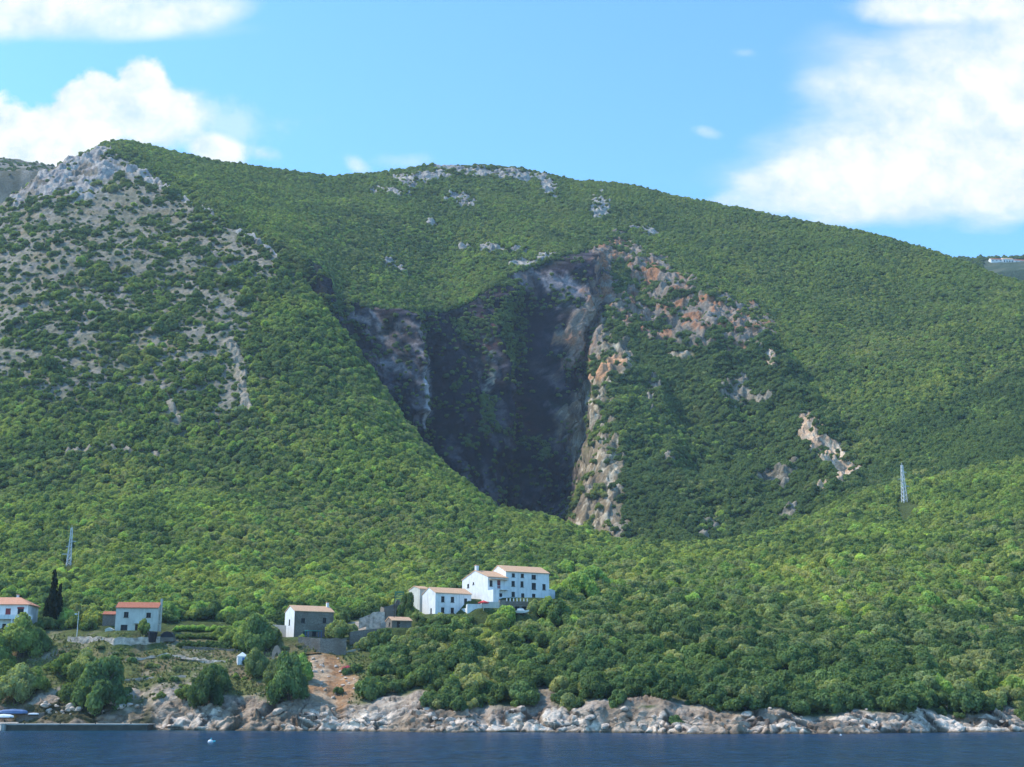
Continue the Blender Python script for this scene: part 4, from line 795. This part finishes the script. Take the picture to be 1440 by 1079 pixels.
# green netted frame and pole
def along(px, py): return hit(px, py)
x, y, z = at3(556, 850, 362)
fr = empty('netted_frame', (x, y, z), R_(10)); tag(fr, 'tall green netted frame standing behind the dark tree by the ruin', 'frame'); m = MB()
for (a, b_) in ((0, 0), (2.4, 0), (2.4, 2), (0, 2)): m.bar((a, b_, -3), (a, b_, 3.6), .06, 5)
m.bar((0, 0, 3.6), (2.4, 0, 3.6), .06).bar((0, 2, 3.6), (2.4, 2, 3.6), .06).bar((0, 0, 3.6), (0, 2, 3.6), .06).bar((2.4, 0, 3.6), (2.4, 2, 3.6), .06); m.build('frame', M_NET, fr)
m = MB(); [m.box(.03, 2.37, -.01, .01, k * .45 - .5, k * .45 - .3) for k in range(9)]; m.build('net', M_NET, fr)
def pole(name, px, py, Y, h, mat, label, r=.09, arm=None, cat='pole'):
    x, y, z = at3(px, py, Y); o = empty(name, (x, y, z)); tag(o, label, cat); MB().bar((0, 0, -1.5), (0, 0, h), r, 7, r * .7).build('post', mat, o)
    if arm: b_ = MB().bar((0, 0, h * .86), (-.7, 0, h * .88), .05, 5).build('arm', mat, o); MB().prism([(-1.0, -.12), (-.5, -.12), (-.5, .12), (-1.0, .12)], 'z', h * .84, h * .9).build('lamp', M_WB, o)
    else: MB().box(-.7, .7, -.05, .05, h - .5, h - .38).build('crossarm', mat, o)
    return o
pole('street_lamp', 108.5, 889, 341, 5.4, M_METAL, 'grey lamp post with a short arm beside the track left of the cream house', .11, True, 'street lamp')
pole('utility_pole', 554, 882, 346, 8.2, M_WOOD, 'dark wooden utility pole rising in front of the stone ruin', .1)
pole('short_post', 342.5, 912, 334, 5.6, M_METAL, 'thin grey pole standing behind the white tent on the bank', .06)

# lattice pylons
def pylon(px, py, Y, h, label, arms):
    x, y, z = hit(px, py); h = h * y / Y; o = empty('pylon', (x, y, z), R_(18)); tag(o, label, 'pylon', None); w0 = h * .062; w1 = h * .018
    def W(t_): return w0 + (w1 - w0) * t_
    m = MB(); n = 9
    for sx in (-1, 1):
        for sy in (-1, 1): m.bar((sx * w0, sy * w0, -4), (sx * w1, sy * w1, h), .17, 4)
    m.build('legs', M_METAL, o); m = MB()
    for k in range(n):
        a, b_ = k / n, (k + 1) / n; wa, wb = W(a), W(b_)
        for s in (-1, 1):
            m.bar((-wa, s * wa, a * h), (wb, s * wb, b_ * h), .085, 3).bar((wa, s * wa, a * h), (-wb, s * wb, b_ * h), .085, 3).bar((s * wa, -wa, a * h), (s * wb, wb, b_ * h), .085, 3).bar((-wa, s * wa, a * h), (wa, s * wa, a * h), .085, 3)
    m.bar((0, 0, h), (0, 0, h * 1.07), .07, 4); m.build('bracing', M_METAL, o)
    for (zf, sgn, ln) in arms:
        m = MB(); zz = h * zf; L_ = h * ln * sgn; m.bar((0, -.3, zz), (L_, 0, zz + .15), .08, 4).bar((0, .3, zz), (L_, 0, zz + .15), .08, 4).bar((0, 0, zz + h * .05), (L_, 0, zz + .15), .07, 4); ca = m.build('crossarm', M_METAL, o)
        MB().bar((L_, 0, zz + .1), (L_, 0, zz - h * .05), .09, 6, .12).build('insulator', M_DGREEN, ca)
    return o
pylon(96.5, 796, 476, 14.2, 'tall grey lattice pylon above the forest on the left, behind the cypress', [(.62, 1, .14), (.28, -1, .2), (.48, -1, .1)])
pylon(1272, 706, 640, 19, 'grey lattice pylon standing alone on the forested slope at the right', [(.80, 1, .14), (.60, -1, .16), (.42, 1, .19)])

# distant houses on the right-hand ridge
for (px, py, wd, hh, lab, m_) in ((1394, 371, 22, 3.5, 'small low pale building at the left end of the far ridge hamlet', M_WHITE), (1411, 374, 15, 7, 'white block house between its neighbours on the far right ridge', M_WHITE), (1427, 374, 30, 5, 'white house with a mauve roof at the right end of the far ridge', M_WHITE)):
    x, y, z = at3(px, py - 3, 1640); house('distant_house', (x, y, z), R_(5), wd, 9, hh, 2.6, [(wd * (k + .3) / 4, wd * (k + .3) / 4 + 1.6, hh * .35, hh * .7, 'window') for k in range(4)], [], m_, M_TRED if wd > 20 else M_TPALE, lab, found=14, sill=False)

# ------------------------------------------------------------------ along the shore and on the bank
x0, _, _ = at3(-220, 1013, 300); x1, _, _ = at3(214, 1013, 300); x18, _, _ = at3(18, 1013, 300)
qy = empty('quay', (x18, 296.5, 0)); tag(qy, 'long low concrete quay with a dark wet face along the left shore', 'quay')
L_ = x1 - x18; m = MB(); m.box(0, L_, 0, 6.5, -3, 1.15); bmesh.ops.bevel(m.bm, geom=m.bm.edges[:], offset=.08, segments=1, affect='EDGES'); m.build('quay_body', M_DARKC, qy); MB().box(-.02, L_ + .1, -.12, 6.4, 1.154, 1.42).build('quay_deck', M_CONC, qy)
for k in range(4): MB().bar((4 + k * 8, .3, 1.4), (4 + k * 8, .3, 1.75), .1, 8, .14).build('bollard', M_BLACK, qy)
rp = empty('slipway', (x18 - 1, 297, 0)); tag(rp, 'pale concrete slipway at the left end of the quay', 'slipway')
MB().prism([(-3, -.6), (7, 1.7), (7, -3), (-3, -3)], 'x', -14, .9).build('ramp', M_CONC, rp); MB().box(.2, .96, -1.5, 5.5, -2, 1.5).build('side_wall', M_CONC, rp)
# upturned boat under a tarp and small dinghies on the slip
def tarp(px, py, Y, s, mat, label, rz=0):
    x, y, z = at3(px, py, Y); o = empty('covered_boat', (x, y, z), rz); tag(o, label, 'boat'); m = MB(); rings = []
    for (sx, hw, hh) in ((-1, .25, .35), (-.7, .42, .6), (0, .5, .75), (.7, .4, .62), (1, .1, .4)): rings.append([m.bm.verts.new((sx * s, -hw * s * .5, 0)), m.bm.verts.new((sx * s, -hw * s * .42, hh * s * .25)), m.bm.verts.new((sx * s, 0, hh * s * .42)), m.bm.verts.new((sx * s, hw * s * .42, hh * s * .25)), m.bm.verts.new((sx * s, hw * s * .5, 0))])
    for a, b_ in zip(rings, rings[1:]):
        for k in range(4): m.bm.faces.new((a[k], b_[k], b_[k + 1], a[k + 1]))
    m.bm.faces.new(rings[0]); m.bm.faces.new(rings[-1]); m.build('tarpaulin', mat, o); MB().box(-.9 * s, .9 * s, -.2 * s, .2 * s, -.25, .02).build('keel', M_WOOD, o); return o
tarp(18, 1003.5, 305, 3.3, M_TARP, 'boat covered with a blue grey tarpaulin above the slipway', .1)
tarp(5, 1009, 301.5, 2.4, M_WB, 'pale upturned boat at the left edge on the slipway', -.1)
tarp(47, 1005, 306, 1.2, M_WB, 'small pale upturned dinghy right of the blue covered boat', .3)
# low stone wall above the slip
def wall_run(name, pts, h, th, mat, label, cat, below=2.0, jag=.15, cap=None):
    """pts: ground points; one continuous wall"""
    o = empty(name, pts[0]); tag(o, label, cat); m = MB(); n = 0; P = []; r = random.Random(len(pts) * 7 + int(pts[0][0] * 10))
    for a, b_ in zip(pts, pts[1:]):
        k = max(2, int(math.dist(a, b_) / 1.2)); P += [tuple(a[i] + (b_[i] - a[i]) * q / k for i in range(3)) for q in range(k)]
    P.append(pts[-1]); V = []
    for p in P:
        q = Vector(p) - Vector(pts[0]); hh = h + r.uniform(-jag, jag); dy = r.uniform(-.05, .05)
        V.append([m.bm.verts.new(q + Vector(d_)) for d_ in ((0, dy - th / 2, -below), (0, dy - th / 2 + .03, hh), (0, dy + th / 2, hh + r.uniform(-.05, .05)), (0, dy + th / 2, -below))])
    for a, b_ in zip(V, V[1:]):
        for k in range(3): m.bm.faces.new((a[k], b_[k], b_[k + 1], a[k + 1]))
    m.bm.faces.new(V[0]); m.bm.faces.new(V[-1]); m.build('stonework', mat, o); return o
A3 = lambda L: [at3(*p) for p in L]
wall_run('dry_stone_wall', A3([(24, 1008, 306), (40, 1008, 306), (62, 1008, 307)]), 1.0, .5, M_STONE, 'low grey stone wall between the slipway boats and the brown rocks', 'wall')
H3 = lambda L: [(lambda q: (q[0], q[1], q[2] - .1))(hit(p[0], p[1])) for p in L]
wall_run('dry_stone_wall', H3([(96, 901), (125, 903), (160, 905), (185, 906), (205, 904), (232, 903)]), 1.3, .9, M_ROCK, 'long pale dry stone wall carrying the terrace of the cream house', 'wall', jag=.3)
wall_run('retaining_wall', A3([(419, 908, 333), (450, 910, 331), (487, 910, 331)]), 2.2, .6, M_STONE, 'shaded stone retaining wall below the stone house terrace', 'wall', jag=.12)
wall_run('retaining_wall', A3([(492, 896, 338), (512, 893, 339), (546, 890, 341)]), 1.3, .6, M_STONE, 'pale concrete retaining wall below the low stone cottage', 'wall', jag=.03)
wall_run('retaining_wall', A3([(383, 884, 346), (405, 886, 343)]), 1.1, .4, M_CONC, 'short grey wall left of the whitewashed gable', 'wall', jag=.03)
wall_run('dry_stone_wall', H3([(176, 929), (206, 926), (235, 922), (275, 929), (318, 932)]), .55, .6, M_ROCK, 'broken stone terrace wall across the grassy bank below the cream house', 'wall', jag=.3)
wall_run('dry_stone_wall', H3([(172, 957), (205, 956), (262, 952)]), .45, .5, M_ROCK, 'lowest stone terrace wall on the grassy bank', 'wall', jag=.25)
wall_run('dry_stone_wall', H3([(256, 912), (300, 914), (335, 917)]), .6, .5, M_STONE, 'low stone wall in front of the garden hedges', 'wall', jag=.15)
wall_run('roadside_wall', H3([(478, 921), (505, 915), (530, 911)]), .6, .4, M_PATH, 'pale low wall edging the track above the brown landslip', 'wall', jag=.05, below=1.6)
# rubble terraces above C / ruin
for (a, lab) in (([(505, 874, 352), (525, 868, 355), (541, 866, 356)], 'tumbled pale stone wall climbing to the ruin'), ([(515, 884, 347), (535, 879, 349)], 'short tumbled wall left of the low cottage'), ([(708, 886), (730, 884), (745, 886)], 'upper pale terrace wall in the clearing below the laid up boat'), ([(712, 897), (742, 896)], 'lower pale terrace wall in the clearing below the laid up boat'), ([(730, 914), (752, 917)], 'lowest stone terrace wall in the clearing in the forest')):
    wall_run('terrace_wall', A3(a) if len(a[0]) == 3 else H3(a), 1.1 if len(a[0]) == 3 else .5, .6, M_ROCK, lab, 'wall', jag=.35)
# tracks
def strip(name, pts, wd, mat, label):
    V = []; 
    P = []
    for a, b_ in zip(pts, pts[1:]): P += [tuple(a[i] + (b_[i] - a[i]) * q / 8 for i in range(3)) for q in range(8)]
    P.append(pts[-1])
    for p in P:
        for s in (-1, 0, 1): V.append((p[0], p[1] + s * wd / 2, p[2] + .12 - (.02 if s else 0)))
    q = [(i * 3 + j, i * 3 + 3 + j, i * 3 + 4 + j, i * 3 + 1 + j) for i in range(len(P) - 1) for j in (0, 1)]
    o = mesh_np(name, V, q, mat); tag(o, label, kind='structure'); return o
strip('track', [hit(*p) for p in ((370, 934), (400, 928), (430, 921), (452, 919))], 1.6, M_PATH, None)
strip('path', [hit(*p) for p in ((206, 926), (250, 927), (300, 931), (352, 935))], 1.0, M_PATH, None)
# white tent and ruined gateway
x, y, z = hit(340, 933)
te = empty('garden_tent', (x, y, z), R_(20)); tag(te, 'small white peaked tent or covered shed on the bank beside a thin pole', 'tent')
MB().box(-1.2, 1.2, -1, 1, -.5, 1.6).build('tent_walls', M_WB, te); m = MB(); [m.quad(*q_) for q_ in (((-1.4, -1.2, 1.6), (1.4, -1.2, 1.6), (0, 0, 2.7), (0, 0, 2.7)),)] if False else None
tp = m.bm.verts.new((0, 0, 2.7)); rg = [m.bm.verts.new(p) for p in ((-1.35, -1.15, 1.603), (1.35, -1.15, 1.603), (1.35, 1.15, 1.603), (-1.35, 1.15, 1.603))]; [m.bm.faces.new((rg[k], rg[(k + 1) % 4], tp)) for k in range(4)]; m.build('tent_roof', M_WB, te); MB().box(-.1, .7, -1.03, -1.004, -.2, 1.3).build('tent_opening', M_BLUE, te)
x, y, z = hit(388, 930)
gw = empty('ruined_gateway', (x, y, z - .4), R_(10)); tag(gw, 'pinkish stone ruin of a small pointed gateway, left of the track', 'ruin')
m = MB().prism([(-1.2, 0), (-.5, 0), (-.35, 2.0), (.1, 2.6), (.45, 1.9), (.6, 0), (1.1, 0), (1.25, 2.0), (.8, 3.4), (.2, 4.3), (-.6, 3.9), (-1.1, 2.6)], 'y', -.3, .3); m.build('arch', plain('pink_stone', (.50, .35, .26), .9, .3, 1.2), gw); MB().box(1.3, 2.6, -.5, .5, 1.2, 1.5).build('slab', M_ROCK, gw)
# terrace furniture of the stone house
pg = empty('pergola', at3(433, 901, 333.6), R_(30)); tag(pg, 'teal roofed pergola over the shaded terrace of the stone house', 'pergola')
m = MB(); [m.bar((a, b_, -.5), (a, b_, 2.5), .06, 5) for a in (0, 3.6) for b_ in (0, 2)]; m.build('posts', M_BLUE, pg); MB().box(-.2, 3.8, -.3, 2.2, 2.5, 2.6).build('pergola_roof', M_TEAL, pg)
tb_ = empty('garden_table', at3(452, 903, 333), R_(30)); tag(tb_, 'blue garden table on the stone house terrace, right of the pergola', 'table'); MB().box(-.8, .8, -.4, .4, .7, .76).build('table_top', M_BLUE, tb_); [MB().bar((a, b_, -.3), (a, b_, .7), .04, 5).build('leg', M_BLUE, tb_) for a in (-.7, .7) for b_ in (-.3, .3)]
# water tank and heap by the cream house
tk_ = empty('water_tank', at3(214, 899, 334)); tag(tk_, 'dark tub shaped water tank at the right end of the cream house terrace', 'tank'); MB().bar((0, 0, -.8), (0, 0, 1.7), .95, 14, 1.25).build('tub', M_BLACK, tk_); MB().bar((0, 0, 1.703), (0, 0, 1.85), 1.32, 14).build('rim', plain('grey_plastic', (.10, .10, .12), .6), tk_)
sh_o = empty('tunnel_shelter', at3(236, 897, 336)); tag(sh_o, 'low dark arched shelter right of the water tank', 'shelter'); MB().prism([(1.7 * math.cos(a * .5236), 1.6 * math.sin(a * .5236)) for a in range(7)], 'y', -1.2, 1.2).build('cover', M_BLACK, sh_o); MB().box(-1.8, 1.8, -1.25, 1.25, -1, .05).build('base', M_STONE, sh_o)
wt = empty('garden_wall_block', at3(154, 893, 338)); tag(wt, 'small pale lean to block against the left corner of the cream house', 'outbuilding'); MB().box(-1.0, 1.0, -.8, .8, -1, 1.3).build('block', M_CREAM, wt); MB().prism([(-1.2, 1.303), (1.2, 1.303), (0, 1.9)], 'y', -.9, .9).build('block_roof', M_CREAM, wt)
# mooring buoys
def buoy(px, py, s, mats, label):
    dx, dy, dz = ray(px, py); k = -(CAM[2] - .05) / dz; x, y = float(dx * k), float(dy * k)
    o = empty('buoy', (x, y, 0), .4, s); tag(o, label, 'buoy'); bm = bmesh.new(); bmesh.ops.create_uvsphere(bm, u_segments=14, v_segments=9, radius=.34); m = MB(); m.bm.free(); m.bm = bm
    for v_ in bm.verts: v_.co.x *= 1.25; v_.co.z += .12
    m.build('float', mats[0], o); MB().bar((0, 0, .42), (.1, 0, .72), .06, 7).build('mooring_eye', mats[1], o); m = MB().bar((.25, 0, .1), (.75, 0, .22), .17, 8, .1); m.build('fender', mats[1], o)
buoy(296, 1044, 1.0, (M_WB, plain('cyan_plastic', (.08, .55, .60), .4)), 'white and cyan mooring buoy floating off the left shore')
buoy(1182, 1034, .45, (M_WB, M_WB), 'tiny white buoy floating off the right shore')

# boulders: angular blocks of limestone
def boulder_mesh(seed):
    r = random.Random(seed); bm = bmesh.new(); bmesh.ops.create_icosphere(bm, subdivisions=2, radius=1)
    pl_ = [(Vector((r.gauss(0, 1), r.gauss(0, 1), r.gauss(0, 1))).normalized(), r.uniform(.55, .85)) for _ in range(11)]
    for v_ in bm.verts:
        for n_, d_ in pl_:
            e_ = v_.co.dot(n_) - d_
            if e_ > 0: v_.co -= n_ * e_
        v_.co += Vector((r.gauss(0, .02), r.gauss(0, .02), r.gauss(0, .02)))
    me = bpy.data.meshes.new('boulder'); bm.to_mesh(me); bm.free(); me.materials.append(M_ROCK); return me
BM = [boulder_mesh(k) for k in range(6)]; rr = random.Random(3)
def boulder(px, py, s, label, group=None):
    x, y, z = hit(px, py)
    if z < -.3: return
    o = bpy.data.objects.new('boulder', rr.choice(BM)); COL.objects.link(o); o.location = (x, y, z + s * .1); o.rotation_euler = (rr.uniform(-.3, .3), rr.uniform(-.3, .3), rr.uniform(0, 6.28)); o.scale = (s * rr.uniform(1, 1.7), s * rr.uniform(.8, 1.2), s * rr.uniform(.6, .95)); tag(o, label, 'boulder', group)
for k in range(60):
    px = rr.uniform(225, 1440); boulder(px, rr.uniform(996, 1022 + (4 if 600 < px < 1250 else 0)), rr.choice([.3, .4, .5, .6, .8, 1.1]), 'pale limestone boulder lying among the white rocks at the waterline', 'boulders on the white shore')
for k in range(40): boulder(rr.uniform(60, 200), rr.uniform(985, 1006), rr.choice([.35, .5, .7, .9]), 'brown stone boulder heaped behind the quay under the big dark tree', 'boulders behind the quay')
for k in range(45): boulder(rr.uniform(430, 500), rr.uniform(925, 1000), rr.choice([.2, .3, .4, .6]), 'loose block of stone on the brown landslip', 'stones on the landslip')

# named trees and bushes of the bank and the hamlet: px, py of the foot, kind, radius m, height factor, label
def T_(px, py, k, r, hs, label, cat='tree', name=None, group=None, Y=None):
    x, y, z = hit(px, py) if Y is None else at3(px, py, Y)
    return make_tree(k, x, y, z - .3, r, rr.uniform(0, 6.28), label, group, hs, cat, name)
T_(30, 925, 10, 5.2, 1.35, 'big spreading green tree in front of the balcony house'); T_(-6, 940, 10, 4.2, 1.3, 'green tree cut by the left edge below the balcony house'); T_(52, 915, 11, 3.2, 1.3, 'dark round tree between the balcony house and the grassy bank')
T_(140, 1002, 11, 6.4, 1.45, 'biggest dark tree on the bank, its crown hanging over the quay'); T_(112, 985, 11, 4.6, 1.4, 'dark tree pressed against the left side of the biggest dark tree'); T_(120, 958, 12, 4.2, 1.3, 'grey green tree uphill of the biggest dark tree'); T_(90, 950, 1, 3.4, 1.1, 'yellowish green bush tree left of the grey green tree', )
T_(20, 992, 12, 5.0, 1.3, 'grey green tree low on the bank above the slipway'); T_(48, 975, 10, 3.6, 1.1, 'green bushy tree above the dark hollow by the slipway'); T_(2, 968, 10, 3.6, 1.2, 'green tree at the left edge above the slipway')
T_(292, 992, 11, 4.0, 1.5, 'dark tree in the middle of the bank, above the flat white rocks'); T_(304, 975, 11, 3.3, 1.5, 'taller dark tree behind the one above the flat white rocks'); T_(262, 985, 1, 2.6, 1.0, 'low green bush tree left of the dark trees in mid bank')
T_(405, 985, 11, 4.5, 1.75, 'dark tree at the left edge of the brown landslip'); T_(388, 968, 12, 3.4, 1.4, 'grey green tree left of the dark landslip tree'); T_(425, 960, 7, 2.8, 1.7, 'bright green tree at the top left corner of the landslip'); T_(360, 955, 12, 3.3, 1.5, 'round tree right of the white tent')
T_(362, 915, 11, 4.4, 1.5, 'dark tall tree between the garden and the whitewashed gable'); T_(345, 912, 10, 3.4, 1.2, 'green tree behind the thin pole by the garden'); T_(378, 912, 0, 3.0, 1.2, 'green tree left of the whitewashed gable')
T_(473, 898, 5, 2.9, 1.35, 'silvery olive tree at the right corner of the stone house', Y=338); T_(492, 893, 6, 2.4, 1.1, 'second olive tree, right of the one at the stone house corner', Y=341); T_(425, 903, 7, 1.2, 1.3, 'bright green bush before the stone house, left of the pergola', cat='shrub', name='shrub', Y=334)
T_(201, 891, 0, 1.9, 1.55, 'small round tree right in front of the cream house', Y=336)
T_(70, 893, 9, 2.2, 1.9, 'tall dark cypress right of the balcony house', Y=352); T_(79, 893, 9, 1.9, 1.75, 'second dark cypress, right of the tallest one', Y=354); T_(62, 893, 9, 1.6, 1.5, 'shorter dark cypress, left of the tallest one', Y=350)
T_(572, 872, 11, 2.9, 1.9, 'dark tree between the ruin and the grey annex', Y=358); T_(580, 872, 4, 2.1, 1.2, 'dark low tree at the foot of the grey annex', Y=356)
T_(818, 850, 7, 4.6, 1.5, 'bright green tree right of the tall house, biggest of the bright ones'); T_(800, 845, 7, 3.6, 1.4, 'bright green tree next to the side terrace of the tall house'); T_(836, 832, 7, 4.2, 1.4, 'bright green tree furthest right of the tall house'); T_(795, 815, 7, 3.6, 1.3, 'bright green tree on the slope above the side terrace')
T_(756, 868, 5, 3.0, 1.3, 'grey green tree in front of the right half of the tall house', Y=354); T_(770, 872, 0, 3.4, 1.4, 'green tree covering the right foot of the tall house', Y=352); T_(742, 862, 5, 1.7, 1.2, 'small olive bush at the foot of the tall house', cat='shrub', name='shrub', Y=356); T_(785, 880, 3, 3.6, 1.4, 'dark tree below the side terrace of the tall house', Y=350)
T_(100, 886, 1, 2.6, 1.3, 'light green tree behind the lamp post', Y=352); T_(90, 884, 7, 2.8, 1.4, 'bright green tree between the cypresses and the lamp post', Y=354); T_(125, 888, 4, 2.4, 1.1, 'dark bush behind the track right of the lamp post', cat='shrub', name='shrub', Y=350)
T_(487, 948, 8, 1.2, 1.2, 'small dark bush in the middle of the landslip edge', cat='shrub'); T_(500, 945, 8, 1.6, 1.1, 'dark bush right of the landslip', cat='shrub'); T_(476, 975, 8, 1.3, 1.0, 'lone dark bush on the brown landslip', cat='shrub')
# flowering red bush
x, y, z = hit(487, 945); o = empty('flowering_bush', (x, y, z), 0, 1.15); tag(o, 'small bush covered in red flowers beside the brown landslip', 'shrub'); c = bpy.data.objects.new('foliage', crown_mesh('crown_f', 71, M_PINK, nlobes=6, leaves=350, flat=.6, leaf=.16)); COL.objects.link(c); c.parent = o
# hedges and vines of the garden
def hedge(pts, r, k, label):
    o = empty('hedge', pts[0]); tag(o, label, 'hedge'); V = []; T2 = []
    src = KINDS[k][1]; co = np.zeros(len(src.vertices) * 3); src.vertices.foreach_get('co', co); co = co.reshape(-1, 3); fs = [list(p.vertices) for p in src.polygons]
    for a, b_ in zip(pts, pts[1:]):
        n = max(1, int(math.dist(a, b_) / (r * 1.1)))
        for q in range(n):
            p = [a[i] + (b_[i] - a[i]) * q / n - pts[0][i] for i in range(3)]; an = rr.uniform(0, 6.28); ca, sa = math.cos(an), math.sin(an); base = len(V); s = r * rr.uniform(.85, 1.15)
            V += [(p[0] + s * (u_ * ca - v_ * sa), p[1] + s * (u_ * sa + v_ * ca), p[2] - .2 + s * w_) for u_, v_, w_ in co]; T2 += [[base + i for i in f] for f in fs]
    me = bpy.data.meshes.new('foliage'); me.from_pydata(V, [], T2); me.materials.append(src.materials[0]); c = bpy.data.objects.new('foliage', me); COL.objects.link(c); c.parent = o
hedge([hit(258, 908), hit(292, 909), hit(328, 911)], 1.0, 3, 'dark hedge along the lower side of the garden'); hedge([hit(250, 898), hit(290, 899), hit(330, 900)], 1.0, 0, 'middle green hedge of the garden'); hedge([hit(248, 889), hit(285, 888), hit(330, 889)], 1.2, 7, 'bright vine row at the top of the garden')
for k in range(95):
    px, py = rr.uniform(60, 470), rr.uniform(905, 985)
    if 425 < px or (abs(px - 200) < 40 and py < 915): continue
    T_(px, py, rr.choice([8, 8, 5, 1]), rr.uniform(.45, 1.3), rr.uniform(.8, 1.1), 'low wild bush scattered on the dry grassy bank', cat='shrub', name='shrub', group='bushes on the bank')

for k in range(16):
    T_(590 + k * 4.6 + rr.uniform(-2, 2), rr.uniform(872, 884), rr.choice([0, 3, 5, 8]), rr.uniform(1.2, 2.0), rr.uniform(.8, 1.1), 'low green bush growing at the foot of the white farmhouse', cat='shrub', name='shrub', group='bushes below the white farmhouse')
stuff_forest('lower_forest', rest & lower, 'dense mixed green forest covering the lower slope behind and beside the houses', 'forest')
stuff_forest('scrub', rest & scr, 'scattered dark scrub bushes over the pale stony spur on the left', 'scrub')
stuff_forest('mountain_forest', rest & ~lower & ~scr, 'bluish green forest over the upper mountain around the gorge', 'forest')
# tufts of dry grass on the bank
tm = bpy.data.meshes.new('tuft'); V = []; Fq = []; r_ = np.random.RandomState(5)
sel = np.argwhere((bank[:-1, :-1] > .5) & (KK[:-1, :-1] > 2.0) & (SOLID[:-1, :-1] < .4) & inframe & (GY[:-1, :-1] < 345))
for k in r_.choice(len(sel), min(3600, len(sel))):
    i_, j_ = sel[k]; p = np.array([GX[i_, j_], GY[i_, j_], GZ[i_, j_]]) + r_.uniform(-.4, .4, 3) * [1, 1, 0]
    for q_ in range(4):
        a = r_.uniform(0, 6.28); h_ = r_.uniform(.12, .4); w_ = r_.uniform(.12, .3); d_ = np.array([math.cos(a), math.sin(a), 0]); ln = r_.normal(size=3) * .15; b0 = len(V)
        V += [tuple(p - d_ * w_), tuple(p + d_ * w_), tuple(p + d_ * w_ * .6 + [0, 0, h_] + ln), tuple(p - d_ * w_ * .6 + [0, 0, h_] + ln)]; Fq.append((b0, b0 + 1, b0 + 2, b0 + 3))
tm.from_pydata(V, [], Fq); t = NT('dry_grass'); P = t.pos(); t.bsdf(t.mix(t.ramp(t.noise(.35, P, 4), [(.4, (0, 0, 0)), (.6, (1, 1, 1))]), (.27, .24, .10), (.17, .19, .06)), .95, spec=.05); tm.materials.append(t.m)
o = bpy.data.objects.new('dry_grass', tm); COL.objects.link(o); tag(o, 'tufts of dry yellow grass all over the left bank', 'grass', kind='stuff')
